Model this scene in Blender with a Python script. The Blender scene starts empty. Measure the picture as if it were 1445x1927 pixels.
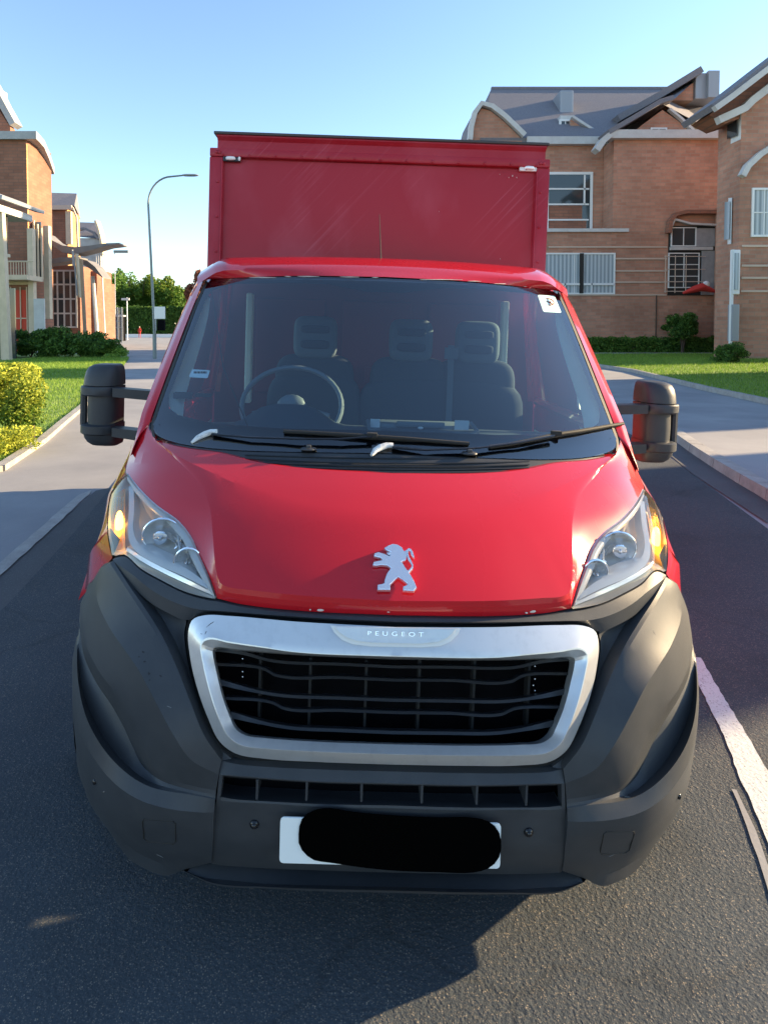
import bpy, bmesh, math, random
import numpy as np
from mathutils import Vector, Matrix
random.seed(7); rng = np.random.default_rng(7)
S = bpy.context.scene
R = math.radians

# ------------------------------------------------------------------ camera
FPX, EYE, XC, PITCH, HZ = 1157.0, 1.65, 677.0, R(2.0), 616.0      # in pixels of the 1445 x 1927 photograph
YC = HZ + FPX*math.tan(PITCH)
cam = bpy.data.cameras.new('camera'); camo = bpy.data.objects.new('camera', cam); S.collection.objects.link(camo)
cam.sensor_fit = 'VERTICAL'; cam.sensor_height = 24.0; cam.lens = 24.0*FPX/1927
cam.shift_x = (722.5-XC)/1927; cam.shift_y = -(963.5-YC)/1927
cam.clip_start = 0.05; cam.clip_end = 5000
camo.location = (0, 0, EYE); camo.rotation_euler = (R(90)-PITCH, 0, 0)
S.camera = camo

# ------------------------------------------------------------------ light
SUN_DIR = Vector((0.965, 0.26, 0)).normalized(); SUN_EL = R(17)
w = bpy.data.worlds.new('World'); S.world = w; w.use_nodes = True
nt = w.node_tree; bg = nt.nodes['Background']
sky = nt.nodes.new('ShaderNodeTexSky'); sky.sky_type = 'NISHITA'; sky.sun_disc = False
sky.sun_elevation = SUN_EL; sky.sun_rotation = math.atan2(SUN_DIR.x, SUN_DIR.y)
sky.air_density = 1.0; sky.dust_density = 0.15; sky.ozone_density = 2.0
nt.links.new(sky.outputs[0], bg.inputs[0]); bg.inputs[1].default_value = 0.105
sl = bpy.data.lights.new('sun', 'SUN'); sl.energy = 5.0; sl.angle = R(0.6); sl.color = (1.0, 0.74, 0.43)
slo = bpy.data.objects.new('sun', sl); S.collection.objects.link(slo)
sd = Vector((SUN_DIR.x*math.cos(SUN_EL), SUN_DIR.y*math.cos(SUN_EL), math.sin(SUN_EL)))
slo.rotation_euler = sd.to_track_quat('Z', 'Y').to_euler(); slo.location = (20, 10, 20)
S.view_settings.view_transform = 'Standard'; S.view_settings.look = 'None'
S.view_settings.exposure = 1.85; S.view_settings.gamma = 1.0
S.cycles.max_bounces = 8; S.cycles.transparent_max_bounces = 16

# ------------------------------------------------------------------ helpers: materials
def _n(nt, t, **k):
    n = nt.nodes.new(t)
    for a, b in k.items(): setattr(n, a, b)
    return n
def mat(name, col, rough=0.5, metal=0.0, coat=0.0, spec=0.5, bump=None, vary=None, emit=None, estr=0, detail=None):
    m = bpy.data.materials.new(name); m.use_nodes = True; t = m.node_tree; p = t.nodes['Principled BSDF']
    p.inputs['Base Color'].default_value = (*col, 1); p.inputs['Roughness'].default_value = rough
    p.inputs['Metallic'].default_value = metal; p.inputs['Coat Weight'].default_value = coat
    p.inputs['Coat Roughness'].default_value = 0.04; p.inputs['Specular IOR Level'].default_value = spec
    tc = _n(t, 'ShaderNodeTexCoord')
    if vary:      # (scale, colour2, lo, hi)
        no = _n(t, 'ShaderNodeTexNoise'); no.inputs['Scale'].default_value = vary[0]; no.inputs['Detail'].default_value = 6
        no.inputs['Roughness'].default_value = 0.65
        t.links.new(tc.outputs['Object'], no.inputs['Vector'])
        mr = _n(t, 'ShaderNodeMapRange'); mr.inputs[1].default_value = vary[2]; mr.inputs[2].default_value = vary[3]
        t.links.new(no.outputs[0], mr.inputs[0])
        mx = _n(t, 'ShaderNodeMix', data_type='RGBA'); mx.inputs[6].default_value = (*col, 1); mx.inputs[7].default_value = (*vary[1], 1)
        t.links.new(mr.outputs[0], mx.inputs[0]); t.links.new(mx.outputs[2], p.inputs['Base Color'])
    if bump:      # (scale, strength, distance)
        no = _n(t, 'ShaderNodeTexNoise'); no.inputs['Scale'].default_value = bump[0]; no.inputs['Detail'].default_value = 3
        t.links.new(tc.outputs['Object'], no.inputs['Vector'])
        b = _n(t, 'ShaderNodeBump'); b.inputs['Strength'].default_value = bump[1]; b.inputs['Distance'].default_value = bump[2]
        t.links.new(no.outputs[0], b.inputs['Height']); t.links.new(b.outputs[0], p.inputs['Normal'])
    if emit:
        p.inputs['Emission Color'].default_value = (*emit, 1); p.inputs['Emission Strength'].default_value = estr
    return m
def glass(name, tint, k=1.8, base=0.0, rough=0.0):
    m = bpy.data.materials.new(name); m.use_nodes = True; t = m.node_tree; t.nodes.clear()
    o = _n(t, 'ShaderNodeOutputMaterial'); mx = _n(t, 'ShaderNodeMixShader'); tr = _n(t, 'ShaderNodeBsdfTransparent')
    gl = _n(t, 'ShaderNodeBsdfGlossy'); gl.inputs['Roughness'].default_value = rough; gl.inputs['Color'].default_value = (1, 1, 1, 1)
    tr.inputs['Color'].default_value = (*tint, 1); fr = _n(t, 'ShaderNodeFresnel'); fr.inputs['IOR'].default_value = 1.5
    ma = _n(t, 'ShaderNodeMath', operation='MULTIPLY_ADD'); ma.use_clamp = True
    ma.inputs[1].default_value = k; ma.inputs[2].default_value = base
    t.links.new(fr.outputs[0], ma.inputs[0]); t.links.new(ma.outputs[0], mx.inputs[0])
    t.links.new(tr.outputs[0], mx.inputs[1]); t.links.new(gl.outputs[0], mx.inputs[2]); t.links.new(mx.outputs[0], o.inputs[0])
    return m

# ------------------------------------------------------------------ helpers: objects
def link(o, parent=None):
    S.collection.objects.link(o)
    if parent is not None: o.parent = parent
    return o
def mesh_obj(name, verts, faces, m, parent=None, smooth=True, angle=35, mats=None, midx=None, fix=False):
    me = bpy.data.meshes.new(name); me.from_pydata([tuple(map(float, v)) for v in verts], [], faces)
    for mm in (mats or [m]): me.materials.append(mm)
    if midx is not None: me.polygons.foreach_set('material_index', midx)
    if fix:
        bm = bmesh.new(); bm.from_mesh(me); bmesh.ops.remove_doubles(bm, verts=bm.verts, dist=1e-5)
        bmesh.ops.recalc_face_normals(bm, faces=bm.faces); bm.to_mesh(me); bm.free()
    if smooth:
        me.polygons.foreach_set('use_smooth', [True]*len(me.polygons)); me.set_sharp_from_angle(angle=R(angle))
    me.update()
    return link(bpy.data.objects.new(name, me), parent)
class MB:
    """collects shapes, links them as ONE mesh"""
    def __init__(s): s.v = []; s.f = []; s.mi = []
    def add(s, v, f, mi=0):
        b = len(s.v); s.v += [tuple(map(float, p)) for p in v]; s.f += [tuple(b+i for i in q) for q in f]; s.mi += [mi]*len(f); return s
    def box(s, x0, x1, y0, y1, z0, z1, mi=0, bev=0.0):
        if bev > 0:
            bm = bmesh.new(); bmesh.ops.create_cube(bm, size=1)
            for v in bm.verts: v.co = Vector(((x0+x1)/2+v.co.x*(x1-x0), (y0+y1)/2+v.co.y*(y1-y0), (z0+z1)/2+v.co.z*(z1-z0)))
            bmesh.ops.bevel(bm, geom=bm.edges[:], offset=bev, segments=2, affect='EDGES', profile=0.6)
            bm.verts.index_update(); s.add([v.co[:] for v in bm.verts], [[v.index for v in f.verts] for f in bm.faces], mi); bm.free(); return s
        v = [(x0,y0,z0),(x1,y0,z0),(x1,y1,z0),(x0,y1,z0),(x0,y0,z1),(x1,y0,z1),(x1,y1,z1),(x0,y1,z1)]
        return s.add(v, [(0,3,2,1),(4,5,6,7),(0,1,5,4),(1,2,6,5),(2,3,7,6),(3,0,4,7)], mi)
    def prism(s, poly, axis, a, b, mi=0):
        """poly: 2-D outline, extruded along axis from a to b"""
        n = len(poly); v = []
        for h in (a, b):
            for p, q in poly: v.append({'x': (h, p, q), 'y': (p, h, q), 'z': (p, q, h)}[axis])
        f = [tuple(range(n)), tuple(range(2*n-1, n-1, -1))]+[(i, n+i, n+(i+1) % n, (i+1) % n) for i in range(n)]
        return s.add(v, f, mi)
    def tube(s, pts, rad, seg=8, mi=0, flat=1.0, cap=True):
        P = [Vector(p) for p in pts]; rs = rad if hasattr(rad, '__len__') else [rad]*len(P)
        v = []; f = []; up = None
        for i, p in enumerate(P):
            t = (P[min(i+1, len(P)-1)]-P[max(i-1, 0)]).normalized()
            if up is None:
                up = Vector((0, 0, 1)) if abs(t.z) < .9 else Vector((1, 0, 0))
            a = t.cross(up).normalized(); b = a.cross(t).normalized(); up = b
            for k in range(seg):
                th = 2*math.pi*k/seg; v.append(p+a*math.cos(th)*rs[i]+b*math.sin(th)*rs[i]*flat)
        for i in range(len(P)-1):
            for k in range(seg):
                q = (k+1) % seg; f.append((i*seg+k, i*seg+q, (i+1)*seg+q, (i+1)*seg+k))
        if cap: f += [tuple(range(seg-1, -1, -1)), tuple((len(P)-1)*seg+k for k in range(seg))]
        return s.add(v, f, mi)
    def ell(s, c, r, nu=16, nv=10, mi=0, pw=1.0):
        v = []; f = []
        sp = lambda t: math.copysign(abs(t)**pw, t)
        for j in range(nv+1):
            ph = -math.pi/2+math.pi*j/nv
            for i in range(nu):
                th = 2*math.pi*i/nu
                v.append((c[0]+r[0]*sp(math.cos(ph))*sp(math.cos(th)), c[1]+r[1]*sp(math.cos(ph))*sp(math.sin(th)), c[2]+r[2]*sp(math.sin(ph))))
        for j in range(nv):
            for i in range(nu):
                q = (i+1) % nu; f.append((j*nu+i, j*nu+q, (j+1)*nu+q, (j+1)*nu+i))
        return s.add(v, f, mi)
    def grid(s, G, mi=0, closed=False):
        n, m = len(G), len(G[0]); v = [p for row in G for p in row]; f = []
        for i in range(n-1):
            for j in range(m if closed else m-1):
                q = (j+1) % m; f.append((i*m+j, i*m+q, (i+1)*m+q, (i+1)*m+j))
        return s.add(v, f, mi)
    def build(s, name, m, parent=None, smooth=False, angle=35, fix=True):
        ms = m if isinstance(m, (list, tuple)) else [m]
        return mesh_obj(name, s.v, s.f, None, parent, smooth, angle, mats=ms, midx=s.mi if not fix else None, fix=False) if not fix else s._b(name, ms, parent, smooth, angle)
    def _b(s, name, ms, parent, smooth, angle):
        me = bpy.data.meshes.new(name); me.from_pydata(s.v, [], s.f)
        for mm in ms: me.materials.append(mm)
        me.polygons.foreach_set('material_index', s.mi)
        bm = bmesh.new(); bm.from_mesh(me); bmesh.ops.remove_doubles(bm, verts=bm.verts, dist=1e-5)
        bmesh.ops.recalc_face_normals(bm, faces=bm.faces); bm.to_mesh(me); bm.free()
        if smooth:
            me.polygons.foreach_set('use_smooth', [True]*len(me.polygons)); me.set_sharp_from_angle(angle=R(angle))
        return link(bpy.data.objects.new(name, me), parent)
def tag(o, label=None, cat=None, group=None, kind=None):
    if label: o['label'] = label
    if cat: o['category'] = cat
    if group: o['group'] = group
    if kind: o['kind'] = kind
    return o
def empty(name, loc, label, cat, group=None, rz=0):
    o = bpy.data.objects.new(name, None); link(o); o.location = loc; o.rotation_euler = (0, 0, rz)
    return tag(o, label, cat, group)

# ------------------------------------------------------------------ helpers: pixel -> ray
def ray(px, py):
    u = -(py-YC)/FPX
    return np.array([(px-XC)/FPX, math.cos(PITCH)+u*math.sin(PITCH), -math.sin(PITCH)+u*math.cos(PITCH)])
def at(px, py, d):                 # the point seen at a pixel, d metres ahead
    r = ray(px, py); r = r/r[1]*d; return Vector((r[0], r[1], r[2]+EYE))
def gp(px, py, z=0.0):             # the ground point seen at a pixel
    r = ray(px, py); t = (z-EYE)/r[2]; return Vector((r[0]*t, r[1]*t, z))
def X(px, d): return at(px, 600, d).x
def Z(py, d): return at(700, py, d).z

# ------------------------------------------------------------------ materials
M = {}
def red_paint(name, col, rough, dirt=0.0, coat=0.8):
    m = mat(name, col, rough, coat=coat); t = m.node_tree; p = t.nodes['Principled BSDF']
    tc = _n(t, 'ShaderNodeTexCoord'); n1 = _n(t, 'ShaderNodeTexNoise'); n1.inputs['Scale'].default_value = 2.2; n1.inputs['Detail'].default_value = 7
    mp = _n(t, 'ShaderNodeMapping'); mp.inputs['Rotation'].default_value = (0, R(40), 0); mp.inputs['Scale'].default_value = (1.3, 1, .7)
    t.links.new(tc.outputs['Object'], mp.inputs[0]); t.links.new(mp.outputs[0], n1.inputs['Vector'])
    mr = _n(t, 'ShaderNodeMapRange'); mr.inputs[1].default_value = .5; mr.inputs[2].default_value = .78
    t.links.new(n1.outputs[0], mr.inputs[0])
    mm = _n(t, 'ShaderNodeMath', operation='MULTIPLY'); mm.inputs[1].default_value = dirt; t.links.new(mr.outputs[0], mm.inputs[0])
    mx = _n(t, 'ShaderNodeMix', data_type='RGBA'); mx.inputs[6].default_value = (*col, 1); mx.inputs[7].default_value = (.50, .12, .16, 1)
    t.links.new(mm.outputs[0], mx.inputs[0]); t.links.new(mx.outputs[2], p.inputs['Base Color'])
    p.inputs['Specular IOR Level'].default_value = .12
    if dirt > .1:
        m2 = _n(t, 'ShaderNodeMapping'); m2.vector_type = 'TEXTURE'; m2.inputs['Rotation'].default_value = (0, R(42), 0); m2.inputs['Scale'].default_value = (.022, 1, 1.1); t.links.new(tc.outputs['Object'], m2.inputs[0])
        n2 = _n(t, 'ShaderNodeTexNoise'); n2.inputs['Scale'].default_value = 1.5; n2.inputs['Detail'].default_value = 4; t.links.new(m2.outputs[0], n2.inputs['Vector'])
        n3 = _n(t, 'ShaderNodeTexNoise'); n3.inputs['Scale'].default_value = 1.7; t.links.new(tc.outputs['Object'], n3.inputs['Vector'])
        a2 = _n(t, 'ShaderNodeMapRange'); a2.inputs[1].default_value = .55; a2.inputs[2].default_value = .72; t.links.new(n2.outputs[0], a2.inputs[0])
        a3 = _n(t, 'ShaderNodeMapRange'); a3.inputs[1].default_value = .5; a3.inputs[2].default_value = .62; t.links.new(n3.outputs[0], a3.inputs[0])
        a4 = _n(t, 'ShaderNodeMath', operation='MULTIPLY'); t.links.new(a2.outputs[0], a4.inputs[0]); t.links.new(a3.outputs[0], a4.inputs[1])
        a5 = _n(t, 'ShaderNodeMath', operation='MULTIPLY_ADD'); a5.inputs[1].default_value = .30; t.links.new(a4.outputs[0], a5.inputs[0]); t.links.new(mm.outputs[0], a5.inputs[2]); t.links.new(a5.outputs[0], mx.inputs[0])
    r2 = _n(t, 'ShaderNodeMapRange'); r2.inputs[1].default_value = .3; r2.inputs[2].default_value = .75
    r2.inputs[3].default_value = rough*.8; r2.inputs[4].default_value = min(1, rough*1.35)
    t.links.new(n1.outputs[0], r2.inputs[0]); t.links.new(r2.outputs[0], p.inputs['Roughness'])
    return m
M['red'] = red_paint('red_paint', (.46, .009, .016), .28, .02, 1.0)
M['boxred'] = red_paint('faded_red_panel', (.34, .022, .038), .45, .40, .2)
M['plastic'] = mat('black_plastic', (.034, .038, .044), .46, spec=.32, bump=(420, .35, .0009), vary=(6, (.050, .054, .060), .35, .75))
M['blackgloss'] = mat('gloss_black', (.010, .010, .012), .16, spec=.5)
M['dark'] = mat('dark_cavity', (.004, .004, .005), .9, spec=.05)
M['slat'] = mat('grille_plastic', (.018, .020, .023), .33)
M['silver'] = mat('silver_paint', (.58, .59, .60), .30, metal=.55, coat=.5, vary=(30, (.50, .51, .52), .5, .8))
M['chrome'] = mat('chrome', (.85, .86, .88), .07, metal=1.0)
M['badge'] = mat('badge_metal', (.90, .92, .95), .24, metal=.88)
M['reflector'] = mat('lamp_reflector', (.96, .95, .92), .18, metal=.25, coat=.8)
M['bezel'] = mat('lamp_bezel', (.72, .73, .72), .3, coat=.5)
M['lamphouse'] = mat('lamp_housing', (.13, .13, .125), .45, metal=.3)
M['housing'] = mat('lamp_inner_housing', (.62, .59, .53), .40)
M['amberglow'] = mat('lit_amber', (.9, .45, .05), .3, emit=(1.0, .50, .06), estr=3.2)
M['amber'] = mat('amber_reflector', (.85, .50, .16), .28, metal=.8)
M['glass'] = glass('windscreen_glass', (.78, .93, .98), 2.5, .0)
M['lens'] = glass('lamp_lens', (1, 1, .99), .8, .0, .02)
M['sideglass'] = glass('side_glass', (.75, .88, .84), 1.5)
M['rubber'] = mat('rubber', (.012, .012, .012), .75)
M['trim'] = mat('pale_trim', (.80, .88, .80), .7)
M['dash'] = mat('dashboard_plastic', (.06, .08, .10), .5)
M['seat'] = mat('seat_fabric', (.030, .040, .052), .9, bump=(400, .3, .001))
M['seatgrey'] = mat('headrest_fabric', (.085, .115, .135), .8)
M['trimgrey'] = mat('wheel_grey', (.13, .16, .18), .5)
M['white'] = mat('white_paint', (.78, .79, .78), .4)
M['whitecap'] = mat('worn_white_cap', (.62, .63, .62), .6, bump=(80, .6, .003), vary=(60, (.25, .25, .25), .5, .75))
M['plate'] = mat('number_plate_white', (.80, .84, .84), .25)
M['blackout'] = mat('redaction_black', (.0015, .0015, .0015), .9, spec=.0)
M['sticker'] = mat('sticker_green', (.55, .80, .74), .5)
M['ink'] = mat('ink', (.03, .03, .04), .6)
M['redink'] = mat('red_ink', (.5, .03, .03), .6)
M['tyre'] = mat('tyre_rubber', (.02, .02, .02), .8)
M['steel'] = mat('steel_rim', (.45, .45, .46), .4, metal=.8)
M['gutter'] = mat('box_top_edge', (.05, .045, .045), .5)
M['chip'] = mat('primer_chip', (.62, .55, .50), .8)

# ------------------------------------------------------------------ the van
ROLL, YAW, TX, NOSE = R(1.86), R(.49), .062, 1.4375
van = empty('box_van', (TX, NOSE, 0), 'red box van with black bumper and silver grille surround facing the viewer on the road', 'van')
VM = Matrix.Translation((TX, NOSE, 0)) @ Matrix.Rotation(YAW, 4, 'Z') @ Matrix.Rotation(ROLL, 4, 'Y')
van.matrix_world = VM
VI = np.array(VM.inverted()); CE = VI @ np.array([0, 0, EYE, 1]); CE = CE[:3]
PZ = [-.2, .2, .30, .36, .42, .55, .63, .70, .88, .935, .967, 1.03, 1.10, 1.16, 1.198, 1.26, 1.87, 1.93, 1.98, 2.02, 2.05]
PY = [.10, .08, .03, .01, 0, 0, 0, .01, .055, .07, .095, .18, .285, .395, .475, .60, 1.28, 1.36, 1.50, 1.72, 2.1]
_zz = np.linspace(-.2, 2.05, 2251); _yy = np.interp(_zz, PZ, PY)
_k = np.exp(-.5*(np.arange(-30, 31)/10.)**2); _k /= _k.sum(); _yy = np.convolve(np.pad(_yy, 30, 'edge'), _k, 'valid')
def sst(a, b, t):
    t = np.clip((t-a)/(b-a), 0, 1); return t*t*(3-2*t)
def FS(x, z):                      # how far back the nose surface lies
    x = np.minimum(np.abs(x), 1.06); t = sst(.55, .97, z); t2 = sst(1.12, 1.26, z)
    a = .16+.14*t+.02*t2; b = (.38-.13*t)*(1-t2)
    return np.interp(z, _zz, _yy)+a*x**2+b*x**8
def lray(px, py):
    return VI[:3, :3] @ ray(px, py)
def hit(px, py, off=0.0):
    r = lray(px, py); r = r/r[1]; Y = np.linspace(-.15, 2.3, 981)
    P = CE[None]+r[None]*(Y-CE[1])[:, None]; g = P[:, 1]-FS(P[:, 0], P[:, 2])-off
    i = np.where((g[:-1] < 0) & (g[1:] >= 0))[0]
    if len(i):
        i = i[0]; t = g[i]/(g[i]-g[i+1]); y = Y[i]+(Y[i+1]-Y[i])*t
    else: y = Y[np.argmin(np.abs(g))]
    return CE+r*(y-CE[1])
def onplane(px, py, Y):            # the local point seen at a pixel, Y behind the nose
    r = lray(px, py); r = r/r[1]; return CE+r*(Y-CE[1])
def vproj(p):
    q = np.array(VM) @ np.array([*p, 1]); x, y, z = q[0], q[1], q[2]-EYE
    d = y*math.cos(PITCH)-z*math.sin(PITCH); u = y*math.sin(PITCH)+z*math.cos(PITCH)
    return XC+FPX*x/d, YC-FPX*u/d
def cpx(py, off=0.0):              # pixel column of the van's centre line at a row
    lo, hi = .1, 2.0
    for _ in range(40):
        z = (lo+hi)/2
        if vproj((0, FS(0, z)+off, z))[1] > py: lo = z
        else: hi = z
    return vproj((0, FS(0, z)+off, z))[0]
def dens(pts, n, smooth=True):
    P = np.array(pts, float)
    if smooth and len(P) > 2:
        out = []
        for i in range(len(P)-1):
            p0, p1, p2, p3 = P[max(i-1, 0)], P[i], P[i+1], P[min(i+2, len(P)-1)]
            d1 = np.hypot(*(p2-p1)[:2])+1e-6; d0 = np.hypot(*(p1-p0)[:2])+1e-6; d2 = np.hypot(*(p3-p2)[:2])+1e-6
            m1 = ((p1-p0)/d0*d1+(p2-p1))/2 if i > 0 else (p2-p1); m2 = ((p3-p2)/d2*d1+(p2-p1))/2 if i < len(P)-2 else (p2-p1)
            for t in np.linspace(0, 1, 16, endpoint=False):
                out.append((2*t**3-3*t**2+1)*p1+(t**3-2*t**2+t)*m1+(-2*t**3+3*t**2)*p2+(t**3-t**2)*m2)
        out.append(P[-1]); P = np.array(out)
    s = np.concatenate([[0], np.cumsum(np.hypot(*(np.diff(P[:, :2], axis=0).T))+1e-9)]); u = np.linspace(0, s[-1], n)
    return np.stack([np.interp(u, s, P[:, k]) for k in range(P.shape[1])], 1)
def tr(pts, n=40, off=0.0, smooth=True):
    """photo outline -> samples (x, z, offset) on the nose surface; ('c', row) is the centre line"""
    q = []
    for p in pts:
        o = p[2] if len(p) > 2 else off
        q.append((cpx(p[1], o) if p[0] == 'c' else p[0], p[1], o))
    q = dens(q, n, smooth); out = []
    for a in q:
        h = hit(a[0], a[1], a[2]); out.append((h[0], h[2], h[1]-FS(h[0], h[2])))
    out = np.array(out)
    if pts[-1][0] == 'c': out[-1, 0] = 0
    if pts[0][0] == 'c': out[0, 0] = 0
    return out
def xyz(pts, n=40):                # explicit local points as a curve of the same kind
    P = np.array(pts, float); s = np.concatenate([[0], np.cumsum(np.linalg.norm(np.diff(P, axis=0), axis=1))]); u = np.linspace(0, s[-1], n)
    P = np.stack([np.interp(u, s, P[:, k]) for k in range(3)], 1)
    return np.stack([P[:, 0], P[:, 2], P[:, 1]-FS(P[:, 0], P[:, 2])], 1)
def loftgrid(curves, sub=4, ease=None, bulge=None):
    G = []
    for i in range(len(curves)-1):
        a, b = curves[i], curves[i+1]; s = sub[i] if hasattr(sub, '__len__') else sub
        for k in range(s+(1 if i == len(curves)-2 else 0)):
            t = k/s; c = a*(1-t)+b*t; 
            if bulge and bulge[i]: c = c.copy(); c[:, 2] += bulge[i]*math.sin(math.pi*t)*np.sin(np.pi*np.linspace(0, 1, len(c)))**.6
            G.append([(p[0], FS(p[0], p[1])+p[2], p[1]) for p in c])
    return G
def flange(bm, d):
    be = [e for e in bm.edges if e.is_boundary]
    r = bmesh.ops.extrude_edge_only(bm, edges=be)
    for v in [g for g in r['geom'] if isinstance(g, bmesh.types.BMVert)]: v.co.y += d
def panel(name, grids, m, parent=None, side=None, fl=.02, angle=35, mats=None):
    """side: None = both halves welded on the centre line, -1 = picture left, 1 = its mirror image"""
    me = bpy.data.meshes.new(name); bm = bmesh.new()
    for gi, G in enumerate(grids):
        mi = 0
        if isinstance(G, tuple): G, mi = G
        for sg in ((-1, 1) if side is None else (side,)):
            V = [[bm.verts.new((p[0] if sg == -1 else -p[0], p[1], p[2])) for p in row] for row in G]
            for i in range(len(V)-1):
                for j in range(len(V[0])-1):
                    q = [V[i][j], V[i][j+1], V[i+1][j+1], V[i+1][j]]
                    f = bm.faces.new(q); f.material_index = mi
    bmesh.ops.remove_doubles(bm, verts=bm.verts, dist=4e-4)
    bmesh.ops.dissolve_degenerate(bm, dist=1e-4, edges=bm.edges)
    bmesh.ops.recalc_face_normals(bm, faces=bm.faces)
    av = sum((f.normal*f.calc_area() for f in bm.faces), Vector())
    if av.y > 0: bmesh.ops.reverse_faces(bm, faces=bm.faces)
    if fl: flange(bm, fl)
    bm.to_mesh(me); bm.free()
    for mm in (mats or [m]): me.materials.append(mm)
    me.polygons.foreach_set('use_smooth', [True]*len(me.polygons)); me.set_sharp_from_angle(angle=R(angle))
    return link(bpy.data.objects.new(name, me), parent)
def both(fn):
    return [fn(-1), fn(1)]
def mx(o): return o

SIL = [(480, 392), (505, 388), (521, 376), (556, 357), (622, 328), (702, 296), (775, 268), (822, 256), (858, 246), (893, 236), (928, 208), (1006, 198), (1060, 172), (1130, 148), (1200, 140), (1260, 136), (1330, 135), (1400, 141), (1450, 152), (1508, 170), (1566, 209), (1618, 248), (1650, 300), (1900, 300)]
def limx(Y, z, m=.012):            # half width of the cab silhouette at depth Y and height z
    px, py = vproj((-.95, Y, z)); q = onplane(np.interp(py, [a for a, _ in SIL], [b for _, b in SIL]), py, Y); return abs(q[0])-m
# ---- bonnet
N = 70
rear = tr([(293, 829), (343, 842), (419, 853), (473, 867), (559, 880), ('c', 891)], N)
crease = tr([(293, 829), (336, 868, -.006), (378, 915, -.012), (395, 955, -.015), (401, 1010, -.015), (405, 1060, -.014), (409, 1083, -.013), (413, 1095, -.012), (424, 1103, -.012), (470, 1110, -.010), (560, 1120, -.009), ('c', 1131, -.009)], N)
outer_pts = [(281, 790), (262, 822), (246, 858), (238, 891), (262, 921), (292, 950), (334, 981), (358, 1008), (374, 1042), (395, 1087), (409, 1124)]
crA = tr([(293, 829), (336, 868, -.006), (378, 915, -.012), (395, 955, -.015), (401, 1010, -.015), (405, 1060, -.014), (409, 1083, -.013), (413, 1095, -.012)], N)
crB = tr([(413, 1095, -.012), (424, 1103, -.012), (470, 1110, -.010), (560, 1120, -.009), ('c', 1131, -.009)], N)
outA = tr([(280, 800, .01), (262, 822, .03), (246, 858, .035), (238, 891, .03), (262, 921, .03), (292, 950, .03), (334, 981, .03), (358, 1008, .028), (374, 1042, .026), (395, 1087, .02), (409, 1126, .015)], N)
outB = tr([(409, 1126, .015), (455, 1137, .02), (560, 1149, .022), ('c', 1158, .022)], N)
crease[0] = rear[0]
bonnet = panel('bonnet', [loftgrid([rear, tr([(293, 829), (330, 855), (400, 890), (480, 925), (570, 955), ('c', 975)], N, -.018), crease], 7),
                          loftgrid([crA, outA], 6, bulge=[.003]), loftgrid([crB, outB], 3)], M['red'], van, fl=.03, angle=6)
# stone chips on the bonnet's front edge
def chips(parent):
    b = MB()
    for px, py, rx, rz in ((603, 1148, .009, .003), (731, 1151, .004, .002), (1000, 1150, .011, .004), (990, 1153, .004, .002), (584, 1147, .002, .002)):
        h = hit(px, py, .017); b = MB()
        b.ell((h[0], h[1]-.001, h[2]), (rx, .002, rz), 9, 5); b.build('chip_mark', M['chip'], parent, True)
chips(bonnet)
# ---- badge on the bonnet (rampant lion emblem)
LION = [(570,305),(610,285),(660,262),(710,270),(755,298),(765,320),(782,340),(798,322),(806,340),(800,400),(798,428),(752,447),(790,510),(815,540),(850,512),(862,498),(845,462),(815,420),(803,380),(800,345),(806,320),(826,305),(850,315),(868,345),(885,405),(868,400),(850,375),(838,335),(826,330),(820,350),(828,392),(850,435),(872,480),(870,515),(842,550),(828,562),(850,600),(885,660),(908,718),(880,755),(765,748),(768,708),(812,690),(805,672),(760,640),(715,608),(680,640),(632,690),(635,742),(500,742),(503,690),(545,682),(572,672),(575,640),(600,570),(640,512),(600,485),(540,480),(490,488),(450,485),(462,450),(520,436),(555,430),(530,405),(495,398),(462,388),(472,360),(510,348),(560,362),(625,388),(632,372),(612,375),(594,352),(612,350),(632,345),(600,332)]
def poly_plate(name, pts, m, parent, Y=None, off=0.0, th=.006, bev=.0015, conv=None):
    bm = bmesh.new(); P = [(conv(p) if conv else (hit(p[0], p[1], off) if Y is None else onplane(p[0], p[1], Y))) for p in pts]
    vs = [bm.verts.new(p) for p in P]; f = bm.faces.new(vs); f.normal_update()
    if f.normal.y > 0: f.normal_flip()
    nrm = f.normal.copy(); c = f.calc_center_median()
    for v in vs: v.co -= nrm*((v.co-c).dot(nrm))*.8
    r = bmesh.ops.extrude_face_region(bm, geom=[f]); top = [g for g in r['geom'] if isinstance(g, bmesh.types.BMFace)]
    for v in {v for t in top for v in t.verts}: v.co += nrm*th
    if bev:
        bmesh.ops.bevel(bm, geom=list({e for t in top for e in t.edges}), offset=bev, segments=2, affect='EDGES', clamp_overlap=True)
    bmesh.ops.triangulate(bm, faces=[f for f in bm.faces if len(f.verts) > 4], quad_method='BEAUTY', ngon_method='EAR_CLIP')
    bmesh.ops.recalc_face_normals(bm, faces=bm.faces)
    me = bpy.data.meshes.new(name); bm.to_mesh(me); bm.free(); me.materials.append(m)
    return link(bpy.data.objects.new(name, me), parent)
poly_plate('badge', [(620+x/5.558, 980+y/5.558) for x, y in LION], M['badge'], bonnet, off=-.020, th=.010, bev=.0022)

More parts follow.
